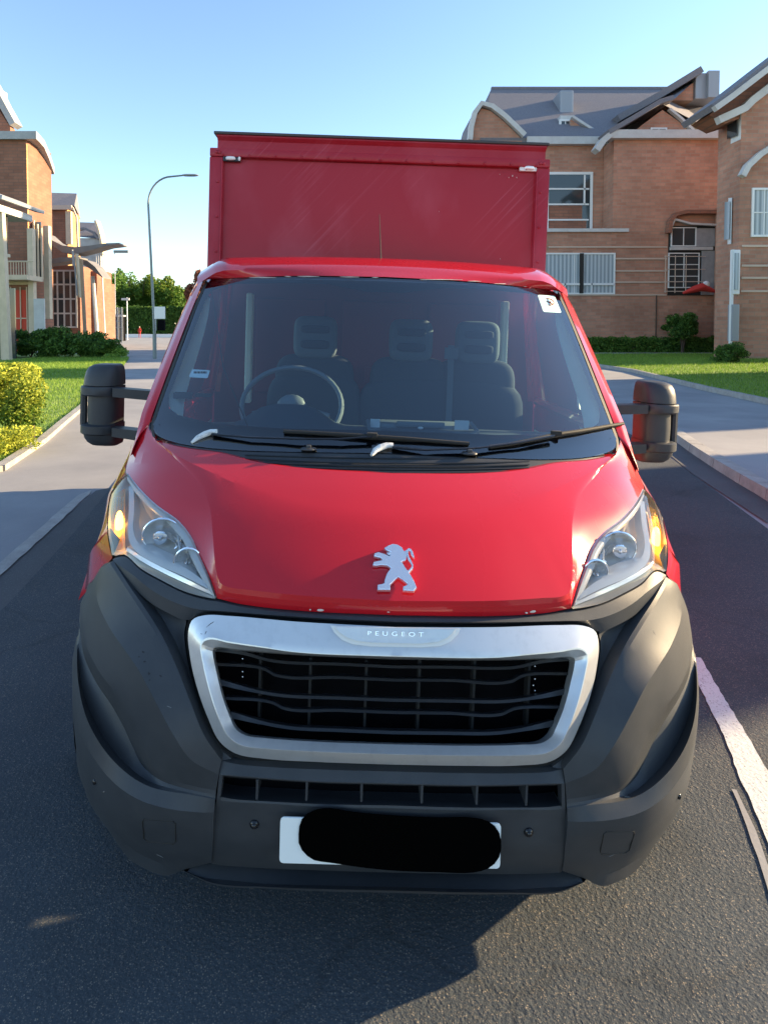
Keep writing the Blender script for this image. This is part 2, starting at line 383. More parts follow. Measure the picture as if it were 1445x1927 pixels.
# ---- headlights
N = 48
hu = [(238, 893), (262, 924), (292, 953), (334, 984), (356, 1011), (371, 1043), (391, 1088), (406, 1127)]
hl = [(238, 893), (223, 908), (211, 928), (205, 968), (205, 1006), (209, 1030), (213, 1046), (233, 1043), (266, 1070), (303, 1091), (348, 1113), (388, 1124), (406, 1127)]
def shape(curve, dz):
    c = curve.copy(); c[:, 2] += dz; return c
HU, HL = tr(hu, N, .012), tr(hl, N, .012)
def headlight(sd):
    e = bpy.data.objects.new('headlight', None); link(e, van)
    g = loftgrid([HU, HL], 12, bulge=[-.022])
    panel('lens', [g], M['lens'], e, sd, fl=.012)
    # housing behind the lens
    mid = (HU+HL)/2
    a1 = HU*.94+mid*.06; b1 = HL*.94+mid*.06
    a1[:, 2] += .055; b1[:, 2] += .05
    m1 = mid.copy(); m1[:, 2] += .125
    panel('housing', [loftgrid([HU, a1, m1, b1, HL], 4)], M['housing'], e, sd, fl=0)
    # chrome brow along the top edge
    up2 = tr([(240, 903), (256, 928), (284, 958), (322, 990), (345, 1018), (360, 1050), (382, 1092), (403, 1124)], N, .03)
    panel('brow_strip', [loftgrid([shape(HU, .008), up2], 3, bulge=[-.006])], M['bezel'], e, sd, fl=.02)
    # bezel ribbon: separates the indicator and follows the lower edge
    r1 = tr([(243, 915), (243, 960), (241, 1000), (246, 1024), (262, 1042), (300, 1064), (345, 1084), (392, 1108)], N, .018)
    r2 = tr([(252, 922), (253, 960), (251, 996), (257, 1016), (274, 1034), (306, 1052), (348, 1068), (388, 1096)], N, .030)
    r3 = tr([(260, 935), (262, 965), (260, 992), (268, 1010), (284, 1026), (314, 1042), (350, 1058), (384, 1088)], N, .075)
    panel('bezel', [loftgrid([shape(r1, .02), r1, r2, r3], 2)], M['bezel'], e, sd, fl=.012)
    # lower pale strip under the bezel
    s1 = tr([(238, 1036), (270, 1058), (308, 1078), (350, 1098), (400, 1120)], N, .025)
    s2 = tr([(240, 1030), (274, 1051), (310, 1070), (352, 1090), (398, 1114)], N, .020)
    panel('lower_strip', [loftgrid([s1, s2], 2)], M['reflector'], e, sd, fl=.01)
    def lp(px, py, off):
        h = hit(px, py, off); return (h[0] if sd < 0 else -h[0], h[1], h[2])
    # main bowl: paraboloid facing forwards
    def bowl(name, px, py, off, rx, rz, dep, m, seg=28, rot=0.0, flute=0.0):
        c = lp(px, py, off); b = MB(); G = []
        for i in range(9):
            t = i/8.; rr = t
            row = []
            for k in range(seg):
                th = 2*math.pi*k/seg; u, v = math.cos(th)*rx*rr, math.sin(th)*rz*rr
                if sd > 0: u = -u
                fl = 1+flute*math.cos(th*14)*t
                row.append((c[0]+u*fl, c[1]+dep*(1-t*t)-sd*0*u+abs(u)*0, c[2]+v*fl))
            G.append(row)
        b.grid(G, closed=True); return b.build(name, m, e, True, 60)
    bowl('reflector', 306, 1008, .055, .056, .050, .05, M['reflector'], flute=.03)
    bowl('inner_reflector', 354, 1056, .050, .036, .036, .04, M['reflector'], flute=.03)
    b = MB(); c = lp(306, 1008, .075); b.ell(c, (.013, .03, .013), 12, 8); b.ell((c[0], c[1]-.02, c[2]), (.022, .004, .022), 16, 6); b.build('bulb', M['chrome'], e, True)
    b = MB(); c = lp(354, 1056, .07); b.ell(c, (.009, .022, .009), 12, 8); b.build('bulb', M['chrome'], e, True)
    for (px_, py_, of_, ra, rb) in ((306, 1008, .050, .057, .051), (354, 1056, .045, .037, .037)):
        c = lp(px_, py_, of_); b = MB(); b.tube([(c[0]+ra*math.cos(t), c[1]+.004*math.cos(t), c[2]+rb*math.sin(t)) for t in np.linspace(0, 2*math.pi, 36)], .0032, 6); b.build('bowl_ring', M['chrome'], e, True)
    # bright stroke drawn as a white rod, and fine ribs inside the bowl
    b = MB(); b.tube([lp(335, 1008, .045), lp(338, 1030, .045), lp(338, 1050, .045)], .0022, 6); b.build('white_rod', M['white'], e, True)
    b = MB(); b.add([lp(290, 985, .085), lp(322, 1003, .075), lp(330, 1022, .06), lp(300, 1002, .075)], [(0, 1, 2, 3)]); b.add([lp(318, 1000, .07), lp(352, 1030, .06), lp(356, 1050, .055), lp(330, 1022, .06)], [(0, 1, 2, 3)]); b.build('shield', M['chrome'], e)
    # indicator
    i1 = tr([(237, 920), (236, 960), (235, 1000), (237, 1035)], 24, .045); i2 = tr([(217, 930), (211, 965), (211, 1005), (216, 1040)], 24, .03)
    im = (i1+i2)/2; im[:, 2] += .04
    panel('indicator_reflector', [loftgrid([i1, im, i2], 5)], M['amber'], e, sd, fl=0)
    b = MB(); c = lp(225, 985, .045); b.ell(c, (.012, .018, .040), 14, 12)
    b.build('indicator_lamp', M['amberglow'], e, True)
    b = MB()
    for k in range(4):
        b.tube([lp(217+k*5, 935, .025), lp(214+k*6, 962, .025)], .0016, 6)
    b.build('indicator_flutes', M['lens'], e, True)
    return e
both(headlight)

# ---- bumper
N = 60
bandtop = tr([(213, 1052), (234, 1047), (266, 1074), (303, 1095), (348, 1117), (388, 1129), (409, 1132), (455, 1142), (560, 1154), ('c', 1163)], 90, .012)
bandmid = tr([(214, 1056), (250, 1082), (290, 1113), (330, 1134), (370, 1146), (420, 1150), (480, 1155), (600, 1163), ('c', 1170)], 90, .004)
bandlow = tr([(216, 1060, .01), (244, 1096, .012), (278, 1130, .015), (318, 1154, .015), (352, 1167, .02), (385, 1153, .03), (430, 1154, .03), (560, 1164, .03), ('c', 1174, .03)], 90)
panel('bumper_upper_band', [loftgrid([bandtop, bandmid, bandlow], 3)], M['plastic'], van, fl=.03, angle=22)
def corner(sd):
    k0 = tr([(214, 1056, .006), (242, 1100, .0), (278, 1152, -.004), (303, 1192, -.008), (333, 1256, -.010), (360, 1325, -.010), (385, 1385, -.006), (417, 1431, .0)], N)
    k0b = tr([(208, 1060, .0), (236, 1104, -.004), (271, 1157, -.010), (296, 1197, -.014), (326, 1262, -.017), (353, 1330, -.016), (379, 1392, -.010), (415, 1440, -.002)], N)
    k1 = tr([(190, 1068, -.004), (182, 1120, -.014), (206, 1180, -.028), (236, 1224, -.040), (262, 1262, -.046), (294, 1322, -.046), (328, 1385, -.040), (360, 1430, -.026), (412, 1458, -.006)], N)
    k2a = tr([(152, 1136, .01), (152, 1170, .004), (166, 1222, .004), (190, 1268, .006), (226, 1312, .004), (249, 1352, .002), (265, 1392, .0), (280, 1430, .0), (304, 1460, .0), (352, 1476, .0), (407, 1488, .0)], N)
    k2b = tr([(150, 1180, .006), (159, 1235, .028), (182, 1285, .052), (212, 1330, .056), (234, 1370, .052), (250, 1405, .042), (268, 1440, .035), (302, 1468, .010), (350, 1484, .0), (406, 1496, -.002)], N)
    k3a = tr([(148, 1195, .004), (153, 1285, .018), (172, 1345, .030), (203, 1398, .030), (240, 1440, .024), (276, 1468, .015), (305, 1479, .002), (350, 1490, -.004), (406, 1502, -.004)], N)
    k3 = tr([(145, 1200, .0), (148, 1285, -.006), (163, 1350, -.012), (193, 1406, -.014), (233, 1450, -.014), (272, 1476, -.012), (305, 1487, -.010), (350, 1494, -.008), (405, 1504, -.006)], N)
    k4 = tr([(137, 1240, .0), (141, 1310, -.004), (155, 1382, -.012), (178, 1428, -.022), (214, 1472, -.030), (260, 1504, -.032), (313, 1521, -.028), (382, 1529, -.018), (403, 1529, -.010)], N)
    k5 = tr([(136, 1290, .004), (138, 1350, .008), (150, 1420, .012), (176, 1480, .012), (215, 1530, .010), (260, 1562, .006), (315, 1575, .003), (380, 1578, .0), (402, 1576, .0)], N)
    k6 = tr([(140, 1400, .02), (150, 1450, .03), (168, 1508, .035), (207, 1566, .035), (246, 1618, .03), (280, 1638, .02), (313, 1648, .012), (345, 1637, .008), (399, 1623, .008)], N)
    # the side that runs back to the wheel arch
    o = panel('bumper_corner', [loftgrid([k0, k0b, k1, k2a], [1, 4, 6]), loftgrid([k2a, k2b, k3a, k3], [4, 3, 2]), loftgrid([k3, k4], 3), loftgrid([k4, k5, k6], 4)], M['plastic'], van, sd, fl=.05, angle=13)
    sg = 1 if sd < 0 else -1
    s = MB()
    G = []
    for z in (1.0, .9, .8, .7, .6, .5, .42, .36):
        G.append([(sg*-min(limx(Y, z, m_), .995), Y, z) for Y, m_ in ((.36, .05), (.46, .014), (.54, .012), (.62, .012), (.70, .012), (.72, .10))])
    s.grid(G); s.build('bumper_side', M['plastic'], o, True, 50)
    def lp(px, py, off):
        h = hit(px, py, off); return Vector((h[0] if sd < 0 else -h[0], h[1], h[2]))
    # tow eye cover: shallow grooved square
    b = MB(); c = lp(179, 1471, .0); b.ell(c, (.006, .006, .008), 12, 8); b.build('parking_sensor', M['blackgloss'], o, True)
    return o
both(corner)
from mathutils.bvhtree import BVHTree
def stick(o, px, py):              # point of a van part seen at a pixel
    t = BVHTree.FromPolygons([v.co for v in o.data.vertices], [tuple(p.vertices) for p in o.data.polygons])
    h = t.ray_cast(Vector(CE), Vector(lray(px, py)).normalized()); return h[0], h[1]
def scuff(o, marks, m, name):
    for px, py, a, b_, rot in marks:
        p, n = stick(o, px, py)
        if p is None: continue
        q = MB(); k = []
        u = Vector((1, 0, 0)).cross(n).normalized(); w_ = n.cross(u).normalized(); d = w_*math.cos(rot)+u*math.sin(rot); e_ = n.cross(d)
        nn_ = n if n.y < 0 else -n
        r = [1+.35*random.uniform(-1, 1) for _ in range(12)]
        v = [p+nn_*.0006+d*a*r[i]*math.cos(i*math.pi/6)+e_*b_*r[i]*math.sin(i*math.pi/6) for i in range(12)]
        q.add(v+[x-nn_*.002 for x in v], [tuple(range(12))]+[(i, (i+1) % 12, 12+(i+1) % 12, 12+i) for i in range(12)]); q.build(name, m, o)
for o_ in [o for o in van.children if o.name.startswith('bumper_corner')]:
    base = [o for o in van.children if o.name.startswith('bumper_corner')][0]; pts = []
    for x, y in [(272, 1541), (326, 1545), (331, 1549), (331, 1583), (327, 1588), (278, 1583), (271, 1577), (269, 1545), (272, 1541)]:
        p, n = stick(base, x, y); pts.append(Vector((p.x if o_ == base else -p.x, p.y-.0004, p.z)))
    b = MB(); b.tube(pts, .0016, 6); b.build('tow_cover', M['rubber'], o_, True)
M['scuff'] = mat('scuff_dark', (.012, .013, .015), .7); M['scuffpale'] = mat('scuff_pale', (.16, .16, .16), .8)
_co = [o for o in van.children if o.name.startswith('bumper_corner')]
scuff(_co[0], [(270, 1227, .005, .0022, .5), (273, 1245, .003, .002, 0), (281, 1268, .004, .003, 1), (303, 1272, .0035, .0018, .4), (282, 1280, .0022, .0016, 0), (262, 1236, .002, .0012, 0)], M['scuff'], 'scuff_mark')
scuff(_co[0], [(318, 1330, .006, .0008, .3), (196, 1490, .007, .0010, 2.3), (300, 1610, .010, .0012, .1)], M['scuffpale'], 'scratch')
scuff(_co[1], [(1180, 1500, .008, .0009, .5), (1150, 1610, .010, .0012, -.2), (1230, 1190, .004, .0008, .9)], M['scuffpale'], 'scratch')
# recess between blade and grille surround
def recess(sd):
    a = tr([(214, 1058, .016), (242, 1100, .02), (278, 1152, .03), (303, 1192, .03), (333, 1256, .03), (360, 1325, .026), (385, 1385, .02), (417, 1431, .012)], N)
    b = tr([(216, 1058, .014), (244, 1096, .02), (278, 1130, .028), (318, 1154, .03), (350, 1166, .03), (347, 1190, .03), (352, 1238, .03), (365, 1294, .03), (387, 1358, .03), (408, 1402, .024), (436, 1428, .02)], N)
    return panel('grille_side_panel', [loftgrid([a, b], 5, bulge=[.012])], M['blackgloss'] if 0 else M['plastic'], van, sd, fl=.03)
both(recess)
# centre section with the lower intake
N = 50
c0 = tr([(417, 1431, .01), (440, 1437, .01), (500, 1443, .01), (600, 1448, .01), ('c', 1452, .01)], N)
c1 = tr([(413, 1458, -.004), (440, 1459, -.004), (500, 1464, -.004), (600, 1470, -.004), ('c', 1474, -.004)], N)
c2 = tr([(408, 1505, -.002), (425, 1508, -.002), (500, 1512, -.002), (600, 1518, -.002), ('c', 1521, -.002)], N)
c3 = tr([(404, 1528, .004), (440, 1530, .004), (500, 1534, .004), (600, 1540, .004), ('c', 1543, .004)], N)
c4 = tr([(401, 1580, .006), (440, 1583, .006), (500, 1586, .006), (600, 1590, .006), ('c', 1594, .006)], N)
c5 = tr([(399, 1626, .012), (440, 1630, .012), (500, 1634, .012), (600, 1638, .012), ('c', 1642, .012)], N)
s0 = tr([(419, 1459, -.004), (440, 1461, -.004), (500, 1466, -.004), (600, 1472, -.004), ('c', 1476, -.004)], N)
s1 = tr([(417, 1500, .0), (440, 1504, .0), (500, 1508, .0), (600, 1513, .0), ('c', 1516, .0)], N)
s1b = tr([(421, 1482, .055), (440, 1486, .055), (500, 1490, .055), (600, 1495, .055), ('c', 1499, .055)], N)
s0b = tr([(424, 1463, .06), (440, 1464, .06), (500, 1468, .06), (600, 1474, .06), ('c', 1478, .06)], N)
bc = panel('bumper_centre', [loftgrid([c0, c1, s0], [3, 1]), loftgrid([s1, c2, c3, c4, c5], 2),
                             loftgrid([s1, s1b], 2), loftgrid([s0, s0b], 2),
                             [[(p[0][0], p[0][1], p[0][2]) for p in [(q,)]] for q in []] or loftgrid([c1[:2], c2[:2]], 2)], M['plastic'], van, fl=.03, angle=22)
# dark backing of the intake and of the whole nose
G = [[(x, FS(x, z)+.15+(.0 if z > .8 else .0), z) for x in np.linspace(-.86, 0, 24)] for z in np.linspace(.36, 1.12, 20)]
panel('inner_nose', [G], M['dark'], van, None, fl=0)
G = [[(x, FS(x, z)+.07, z) for x in np.linspace(-.44, 0, 20)] for z in np.linspace(.47, .575, 4)]
panel('intake_back', [G], M['dark'], bc, None, fl=0)
for i, px in enumerate((485, 578, 681, 794, 897, 990)):
    b = MB(); top = hit(px, 1464+(px-420)*.022, .004); bot = hit(px+1, 1500+(px-420)*.022, .002)
    b.box(top[0]-.0028, top[0]+.0028, top[1]-.006, top[1]+.05, bot[2]-.002, top[2]+.002, bev=.001); b.build('intake_rib', M['plastic'], bc)
for px, py in ((479, 1551), (994, 1566)):
    h = hit(px, py, .004); b = MB(); b.ell(h, (.0115, .008, .0115), 18, 8); b.ell((h[0], h[1]-.006, h[2]), (.007, .005, .007), 14, 6); b.build('parking_sensor', M['blackgloss'], bc, True)
# lower lip
l0 = tr([(343, 1636, .02), (400, 1642, .015), (500, 1650, .01), (600, 1655, .01), ('c', 1658, .01)], N)
l1 = tr([(350, 1641, .0), (402, 1662, -.02), (500, 1669, -.03), (600, 1673, -.03), ('c', 1676, -.03)], N)
l2 = tr([(352, 1643, .0), (403, 1665, -.02), (500, 1672, -.03), (600, 1677, -.03), ('c', 1680, -.03)], N)
l00 = tr([(345, 1628, .03), (400, 1626, .03), (500, 1634, .03), (600, 1638, .03), ('c', 1642, .03)], N)
lb = xyz([(-.42, .25, .30), (-.2, .22, .28), (0, .22, .28)], N)
panel('lower_lip', [loftgrid([l00, l0, l1, l2, lb], [1, 3, 1, 2])], M['plastic'], van, fl=0, angle=25)

# ---- grille surround
def ring(pts_top, N=120): return pts_top
fo = [('c', 1180), (560, 1170), (430, 1159), (385, 1158), (363, 1166), (355, 1187), (358, 1235), (370, 1290), (392, 1352), (414, 1396), (444, 1418), (500, 1428), (600, 1434), ('c', 1439)]
fm = [('c', 1234), (560, 1226), (490, 1216), (430, 1207), (392, 1200), (380, 1206), (377, 1216), (381, 1244), (392, 1292), (411, 1350), (429, 1385), (452, 1402), (500, 1409), (600, 1415), ('c', 1420)]
fi = [('c', 1239), (560, 1231), (440, 1221), (408, 1218), (401, 1221), (401, 1232), (407, 1262), (418, 1308), (434, 1352), (443, 1371), (460, 1383), (500, 1389), (600, 1396), ('c', 1401)]
ft = [('c', 1241), (560, 1233), (443, 1224), (414, 1221), (406, 1225), (406, 1236), (412, 1264), (422, 1308), (438, 1350), (447, 1367), (463, 1379), (500, 1385), (600, 1392), ('c', 1397)]
N = 130
FO0, FO, FM, FI, FT = tr(fo, N, .035), tr(fo, N, -.004), tr(fm, N, -.022), tr(fi, N, .004), tr(ft, N, .06)
FMb = FM*.88+FI*.12; FMb[:, 2] = FM[:, 2]
surround = panel('grille_surround', [loftgrid([FO0, FO, FM, FMb, FI, FT], [1, 4, 1, 4, 2])], M['silver'], van, fl=0, angle=16)
scuff(surround, [(394, 1176, .008, .0007, -.7), (400, 1172, .005, .0006, -.6), (388, 1190, .004, .0006, -1.2), (380, 1193, .003, .0005, .2)], M['scuff'], 'scratch')
# black seam round the surround
so = [(('c', p[1]-(5 if p[1] < 1300 else -6)) if p[0] == 'c' else (p[0]-4, p[1]-4 if p[1] < 1300 else p[1]+5)) for p in fo]
panel('surround_seal', [loftgrid([tr(so, N, .028), FO0], 1)], M['rubber'], surround, fl=.01)
# name plate on the surround
npl = [(630, 1179), (856, 1183), (851, 1190), (840, 1200), (822, 1208), (790, 1211), (700, 1209), (672, 1206), (652, 1199), (638, 1189)]
poly_plate('name_plate', npl, M['silver'], surround, off=-.020, th=.010, bev=.0015)
npl2 = [(622, 1177), (866, 1183), (860, 1194), (846, 1208), (828, 1215), (792, 1218), (698, 1216), (664, 1212), (644, 1204), (629, 1190)]
poly_plate('name_plate_recess', npl2, M['bezel'], surround, off=-.018, th=.005, bev=.001)
tc_ = bpy.data.curves.new('lettering', 'FONT'); tc_.body = 'PEUGEOT'; tc_.size = .0165; tc_.extrude = .0009; tc_.space_character = 1.75; tc_.align_x = 'CENTER'; tc_.align_y = 'CENTER'
to_ = bpy.data.objects.new('lettering', tc_); link(to_); bpy.context.view_layer.update()
tm = bpy.data.meshes.new_from_object(to_.evaluated_get(bpy.context.evaluated_depsgraph_get())); bpy.data.objects.remove(to_)
tm.materials.clear(); tm.materials.append(M['chrome'])
lt = link(bpy.data.objects.new('lettering', tm), surround); h = hit(744, 1193, -.034)
lt.location = h; lt.rotation_euler = (R(72), 0, 0); lt.scale = (1.25, .85, 1)
# ---- grille slats
NS = 60
def slat(pts, hpx, dep, off0, taper=None):
    c = tr(pts, NS, off0); up = []; lo = []; bk = []
    for i, p in enumerate(c):
        t = i/(NS-1.); hh = hpx*(taper(t) if taper else 1)
        x, z, o = p; y = FS(x, z)+o
        up.append((x, y+.006, z+hh)); lo.append((x, y, z-hh*.3)); bk.append((x, y+dep*.5, z+hh*.5-.004))
    c2 = [(p[0], p[1]+.02, p[2]-.002) for p in lo]
    return [bk, up, lo, c2]
tp = lambda t: 1+1.8*max(0, 1-t/.22)
sl_ = [slat([(402, 1224), (455, 1231), (514, 1246), (640, 1252), ('c', 1257)], .003, .05, .048, lambda t: 1+.8*max(0, 1-t/.3)),
       slat([(406, 1252), (491, 1259), (503, 1264), (516, 1272), (640, 1277), ('c', 1282)], .0028, .05, .05),
       slat([(412, 1287), (462, 1299), (529, 1311), (640, 1316), ('c', 1320)], .0032, .05, .046, tp),
       slat([(424, 1316), (508, 1323), (520, 1328), (533, 1335), (640, 1339), ('c', 1343)], .0028, .05, .05),
       slat([(434, 1349), (485, 1361), (545, 1372), (640, 1377), ('c', 1381)], .0034, .05, .046, tp)]
grille = panel('grille', sl_, M['slat'], van, fl=0, angle=40)
for px, t0, t1 in ((483, 1228, 1384), (577, 1236, 1390), (682, 1241, 1395), (794, 1241, 1398), (897, 1240, 1396), (1000, 1236, 1392)):
    a = hit(px+8 if px < 700 else px-4, t0, .075); c = hit(px+14 if px < 700 else px-12, t1, .075)
    b = MB(); b.box(a[0]-.003, a[0]+.003, a[1]-.005, a[1]+.03, c[2], a[2]); b.build('grille_upright', M['rubber'], grille)
for px, py in ((457, 1240), (457, 1264), (457, 1274), (462, 1310), (1006, 1254), (1006, 1278), (1006, 1300), (1003, 1290)):
    h = hit(px, py, .078); b = MB(); b.ell(h, (.0022, .002, .0028), 8, 6); b.build('grille_clip', M['chrome'], grille, True)

# ---- number plate, and the redaction blot built as a flat black patch
plate = None
P4 = [(528, 1536), (942, 1548), (940, 1633), (526, 1622)]
def rrect(P, r, n=5):
    out = []
    for i in range(4):
        a, c, d = Vector(P[i-1]), Vector(P[i]), Vector(P[(i+1) % 4]); u = (a-c).normalized()*r; v = (d-c).normalized()*r
        for k in range(n+1):
            t = k/n; out.append(tuple((c+u)*(1-t)**2+c*2*t*(1-t)+(c+v)*t*t))
    return out
plate = poly_plate('number_plate', rrect(P4, 9), M['plate'], van, Y=-.006, th=.004, bev=.001)
pill = [(562, 1570), (566, 1545), (580, 1530), (600, 1522), (625, 1521), (660, 1527), (740, 1534), (820, 1538), (895, 1539), (920, 1546), (937, 1563), (943, 1590), (937, 1615), (920, 1632), (895, 1640), (820, 1640), (740, 1637), (680, 1631), (620, 1622), (590, 1617), (572, 1603), (563, 1588)]
dn = dens([(*p, 0) for p in pill+[pill[0]]], 60)[:-1]
poly_plate('redaction_blot', [(p[0], p[1]) for p in dn], M['blackout'], plate, Y=-.0115, th=.002, bev=0)

# ---- windscreen, black band, cowl
N = 60
WT = [(388, 532), (400, 527), (460, 524), (560, 521), ('c', 524)]
WB = [(288, 800), (292, 815), (310, 826), (345, 836), (430, 846), (540, 850), ('c', 853)]
def wcurve(t):                      # t 0 top .. 1 bottom, from pillar to centre
    a = tr(WT, N, .0); b_ = tr(WB, N, .0); return a*(1-t)+b_*t
topc, botc = tr(WT, N), tr(WB, N)
G = loftgrid([topc, botc], 24)
ws = panel('windscreen', [G], M['glass'], van, fl=0, angle=60)
# band (printed black border) a few mm behind the glass
bo = [('c', 524), (560, 521), (460, 524), (400, 527), (388, 533), (370, 575), (345, 640), (318, 715), (297, 775), (290, 805), (300, 822), (345, 836), (430, 846), (540, 850), ('c', 853)]
bi = [('c', 550), (690, 549), (676, 534), (600, 532), (455, 534), (402, 536), (386, 568), (362, 630), (334, 705), (318, 745), (318, 768), (335, 781), (400, 797), (520, 806), ('c', 811)]
def wtr(pts, n, off=.004):
    return tr(pts, n, off, True)
def cor(pts, ns, off):              # piecewise, so that corners correspond
    out = []
    for (a, b_), n in zip(zip(pts[:-1], pts[1:]), ns):
        c = tr([a, b_], n+1, off, False); out.append(c[:-1])
    out.append(c[-1:]); return np.concatenate(out)
ns = [5, 3, 6, 6, 6, 6, 6, 6, 4, 4, 6, 6, 6, 8]
ns = ns[:len(bo)-1]
panel('windscreen_band', [loftgrid([cor(bo, ns, .005), cor(bi, ns, .005)], 2)], M['blackgloss'], ws, fl=.003, angle=60)
# rubber seal
both(lambda sd: panel('windscreen_seal', [loftgrid([tr([(388, 528), (372, 562), (346, 628), (316, 708), (292, 775), (284, 805), (288, 822)], 40, .006), tr([(391, 531), (376, 564), (350, 630), (321, 710), (297, 777), (289, 806), (292, 822)], 40, -.002)], 2)], M['rubber'], ws, sd, fl=.01))
# cowl
w0 = tr([(283, 795, .01), (288, 822, .01), (345, 838, .01), (430, 848, .008), (540, 852, .006), ('c', 855, .006)], N)
w1 = tr([(281, 800, .004), (290, 827, .01), (345, 845, .02), (440, 862, .022), (540, 868, .022), ('c', 871, .022)], N)
w2 = tr([(280, 805, .004), (294, 831, .012), (343, 843, .012), (419, 854, .012), (473, 868, .012), (559, 881, .012), ('c', 892, .012)], N)
cowl = panel('cowl', [loftgrid([w0, w1, w2], 5)], M['plastic'], van, fl=.02)
b = MB()
for k in range(5):
    pts = []
    for px in np.linspace(462, 995, 22):
        c = 1-((px-730)/300.)**2; py = 852+k*6.0+(px-462)*.004+ (10*c if k > 0 else 6*c)*.8+(px-462)*.006
        pts.append(hit(px, py+3, .010))
    b.tube(pts, .0035, 6, flat=.7)
b.build('cowl_louvres', M['slat'], cowl, True)
for px, py in ((581, 845), (883, 853)):
    h = hit(px, py, -.012); b = MB(); b.ell(h, (.026, .02, .006), 16, 8, pw=.8); b.box(h[0]-.008, h[0]+.008, h[1]-.012, h[1]+.012, h[2], h[2]+.014, bev=.003)
    b.build('washer_nozzle', M['plastic'], cowl, True)
# ---- wipers
def wiper(cap, arm, blade, name='wiper'):
    e = bpy.data.objects.new(name, None); link(e, van)
    P = [hit(x, y, o) for x, y, o in arm]; b = MB(); b.tube(P, [.009]+[.006]*(len(P)-1), 8, flat=.6); b.build('arm', M['blackgloss'], e, True)
    P = [hit(x, y, o) for x, y, o in blade]; b = MB(); b.tube(P, .0065, 8, flat=1.0); b.tube([(p[0], p[1]+.006, p[2]-.010) for p in P], .0035, 6)
    m = P[len(P)//2]; b.box(m[0]-.018, m[0]+.018, m[1]-.010, m[1]+.008, m[2]-.006, m[2]+.012, bev=.003); b.build('blade', M['rubber'], e, True)
    if cap:
        P = [hit(x, y, o) for x, y, o in cap]; b = MB(); b.tube(P, [.005, .011, .013, .012, .010], 10, flat=.8); b.build('cap', M['whitecap'], e, True)
    return e
wiper([(361, 833, -.008), (372, 824, -.012), (386, 817, -.016), (397, 813, -.02), (408, 812, -.02)],
      [(400, 817, -.020), (470, 823, -.03), (560, 826, -.035), (640, 826, -.035), (700, 822, -.035)],
      [(534, 812, -.012), (600, 815, -.014), (655, 818, -.016), (700, 821, -.018), (760, 825, -.016), (820, 830, -.014), (882, 835, -.012)])
wiper([(699, 857, -.010), (706, 848, -.014), (716, 842, -.018), (728, 838, -.02), (740, 838, -.02)],
      [(738, 842, -.020), (800, 847, -.03), (900, 843, -.035), (980, 832, -.035), (1042, 820, -.035)],
      [(921, 841, -.012), (960, 836, -.014), (1000, 828, -.016), (1046, 817, -.018), (1090, 811, -.016), (1130, 804, -.014), (1172, 797, -.012)])

# ---- stickers
ST = poly_plate('no_smoking_sticker', rrect([(1011, 555), (1043, 557), (1056, 589), (1022, 587)], 3, 3), M['sticker'], ws, off=.0, th=.001, bev=0)
b = MB(); c = hit(1031, 568, -.002)
def ringpts(c, rx, rz, n=28, sl=1.115):
    return [Vector((c[0]+rx*math.cos(t), c[1]+rz*math.sin(t)*sl, c[2]+rz*math.sin(t))) for t in np.linspace(0, 2*math.pi, n)]
b.tube(ringpts(c, .026, .016), .0022, 6); b.tube([(c[0]-.018, c[1]+.012, c[2]+.011), (c[0]+.018, c[1]-.012, c[2]-.011)], .0022, 6)
b.build('sticker_ring', M['redink'], ws, True)
b = MB(); b.box(c[0]-.014, c[0]+.012, c[1]-.003, c[1]+.001, c[2]-.003, c[2]+.002); b.build('sticker_cigarette', M['ink'], ws)
poly_plate('permit_label', rrect([(362, 695), (396, 697), (391, 712), (356, 710)], 2, 2), M['white'], ws, off=.004, th=.001, bev=0)
b = MB()
for k in range(9):
    h = hit(366+k*2.8, 702, .0015); b.box(h[0]-.0014, h[0]+.0014 if k % 3 else h[0]+.0022, h[1]-.001, h[1]+.0005, h[2]-.007, h[2]+.007)
b.build('permit_print', M['ink'], ws)

# ---- pillars, roof, cab sides
N = 50
# pillar: inner edge along the seal, outer edge = side silhouette
pin = tr([(384, 524, .004), (370, 560, .004), (344, 626, .004), (314, 706, .004), (289, 775, .004), (283, 800, .006)], N)
def silh(px, py):                   # widest local point of a side pixel at a plausible depth
    return onplane(px, py, .0)
po1 = [(onplane(x, y, Y)) for x, y, Y in ((376, 521, 1.62), (357, 556, 1.50), (328, 622, 1.32), (296, 702, 1.10), (268, 775, .92), (256, 822, .82), (246, 858, .76))]
po = xyz(po1, N)
po2 = [(p[0]-.010, p[1]+.10, p[2]+.0) for p in po1]; po3 = [(p[0]-.012-.04*(1-i/6.), p[1]+.32, p[2]) for i, p in enumerate(po1)]
pinb = tr([(384, 524, .004), (370, 560, .004), (344, 626, .004), (314, 706, .004), (289, 775, .004), (280, 798, .006), (262, 822, .03)], N)
pm = (pinb+po)/2; pm[:, 2] -= .008
both(lambda sd: panel('pillar', [loftgrid([pinb, pm, po], 4), loftgrid([po, xyz(po2, N)], 2)], M['red'], van, sd, fl=.0, angle=40))
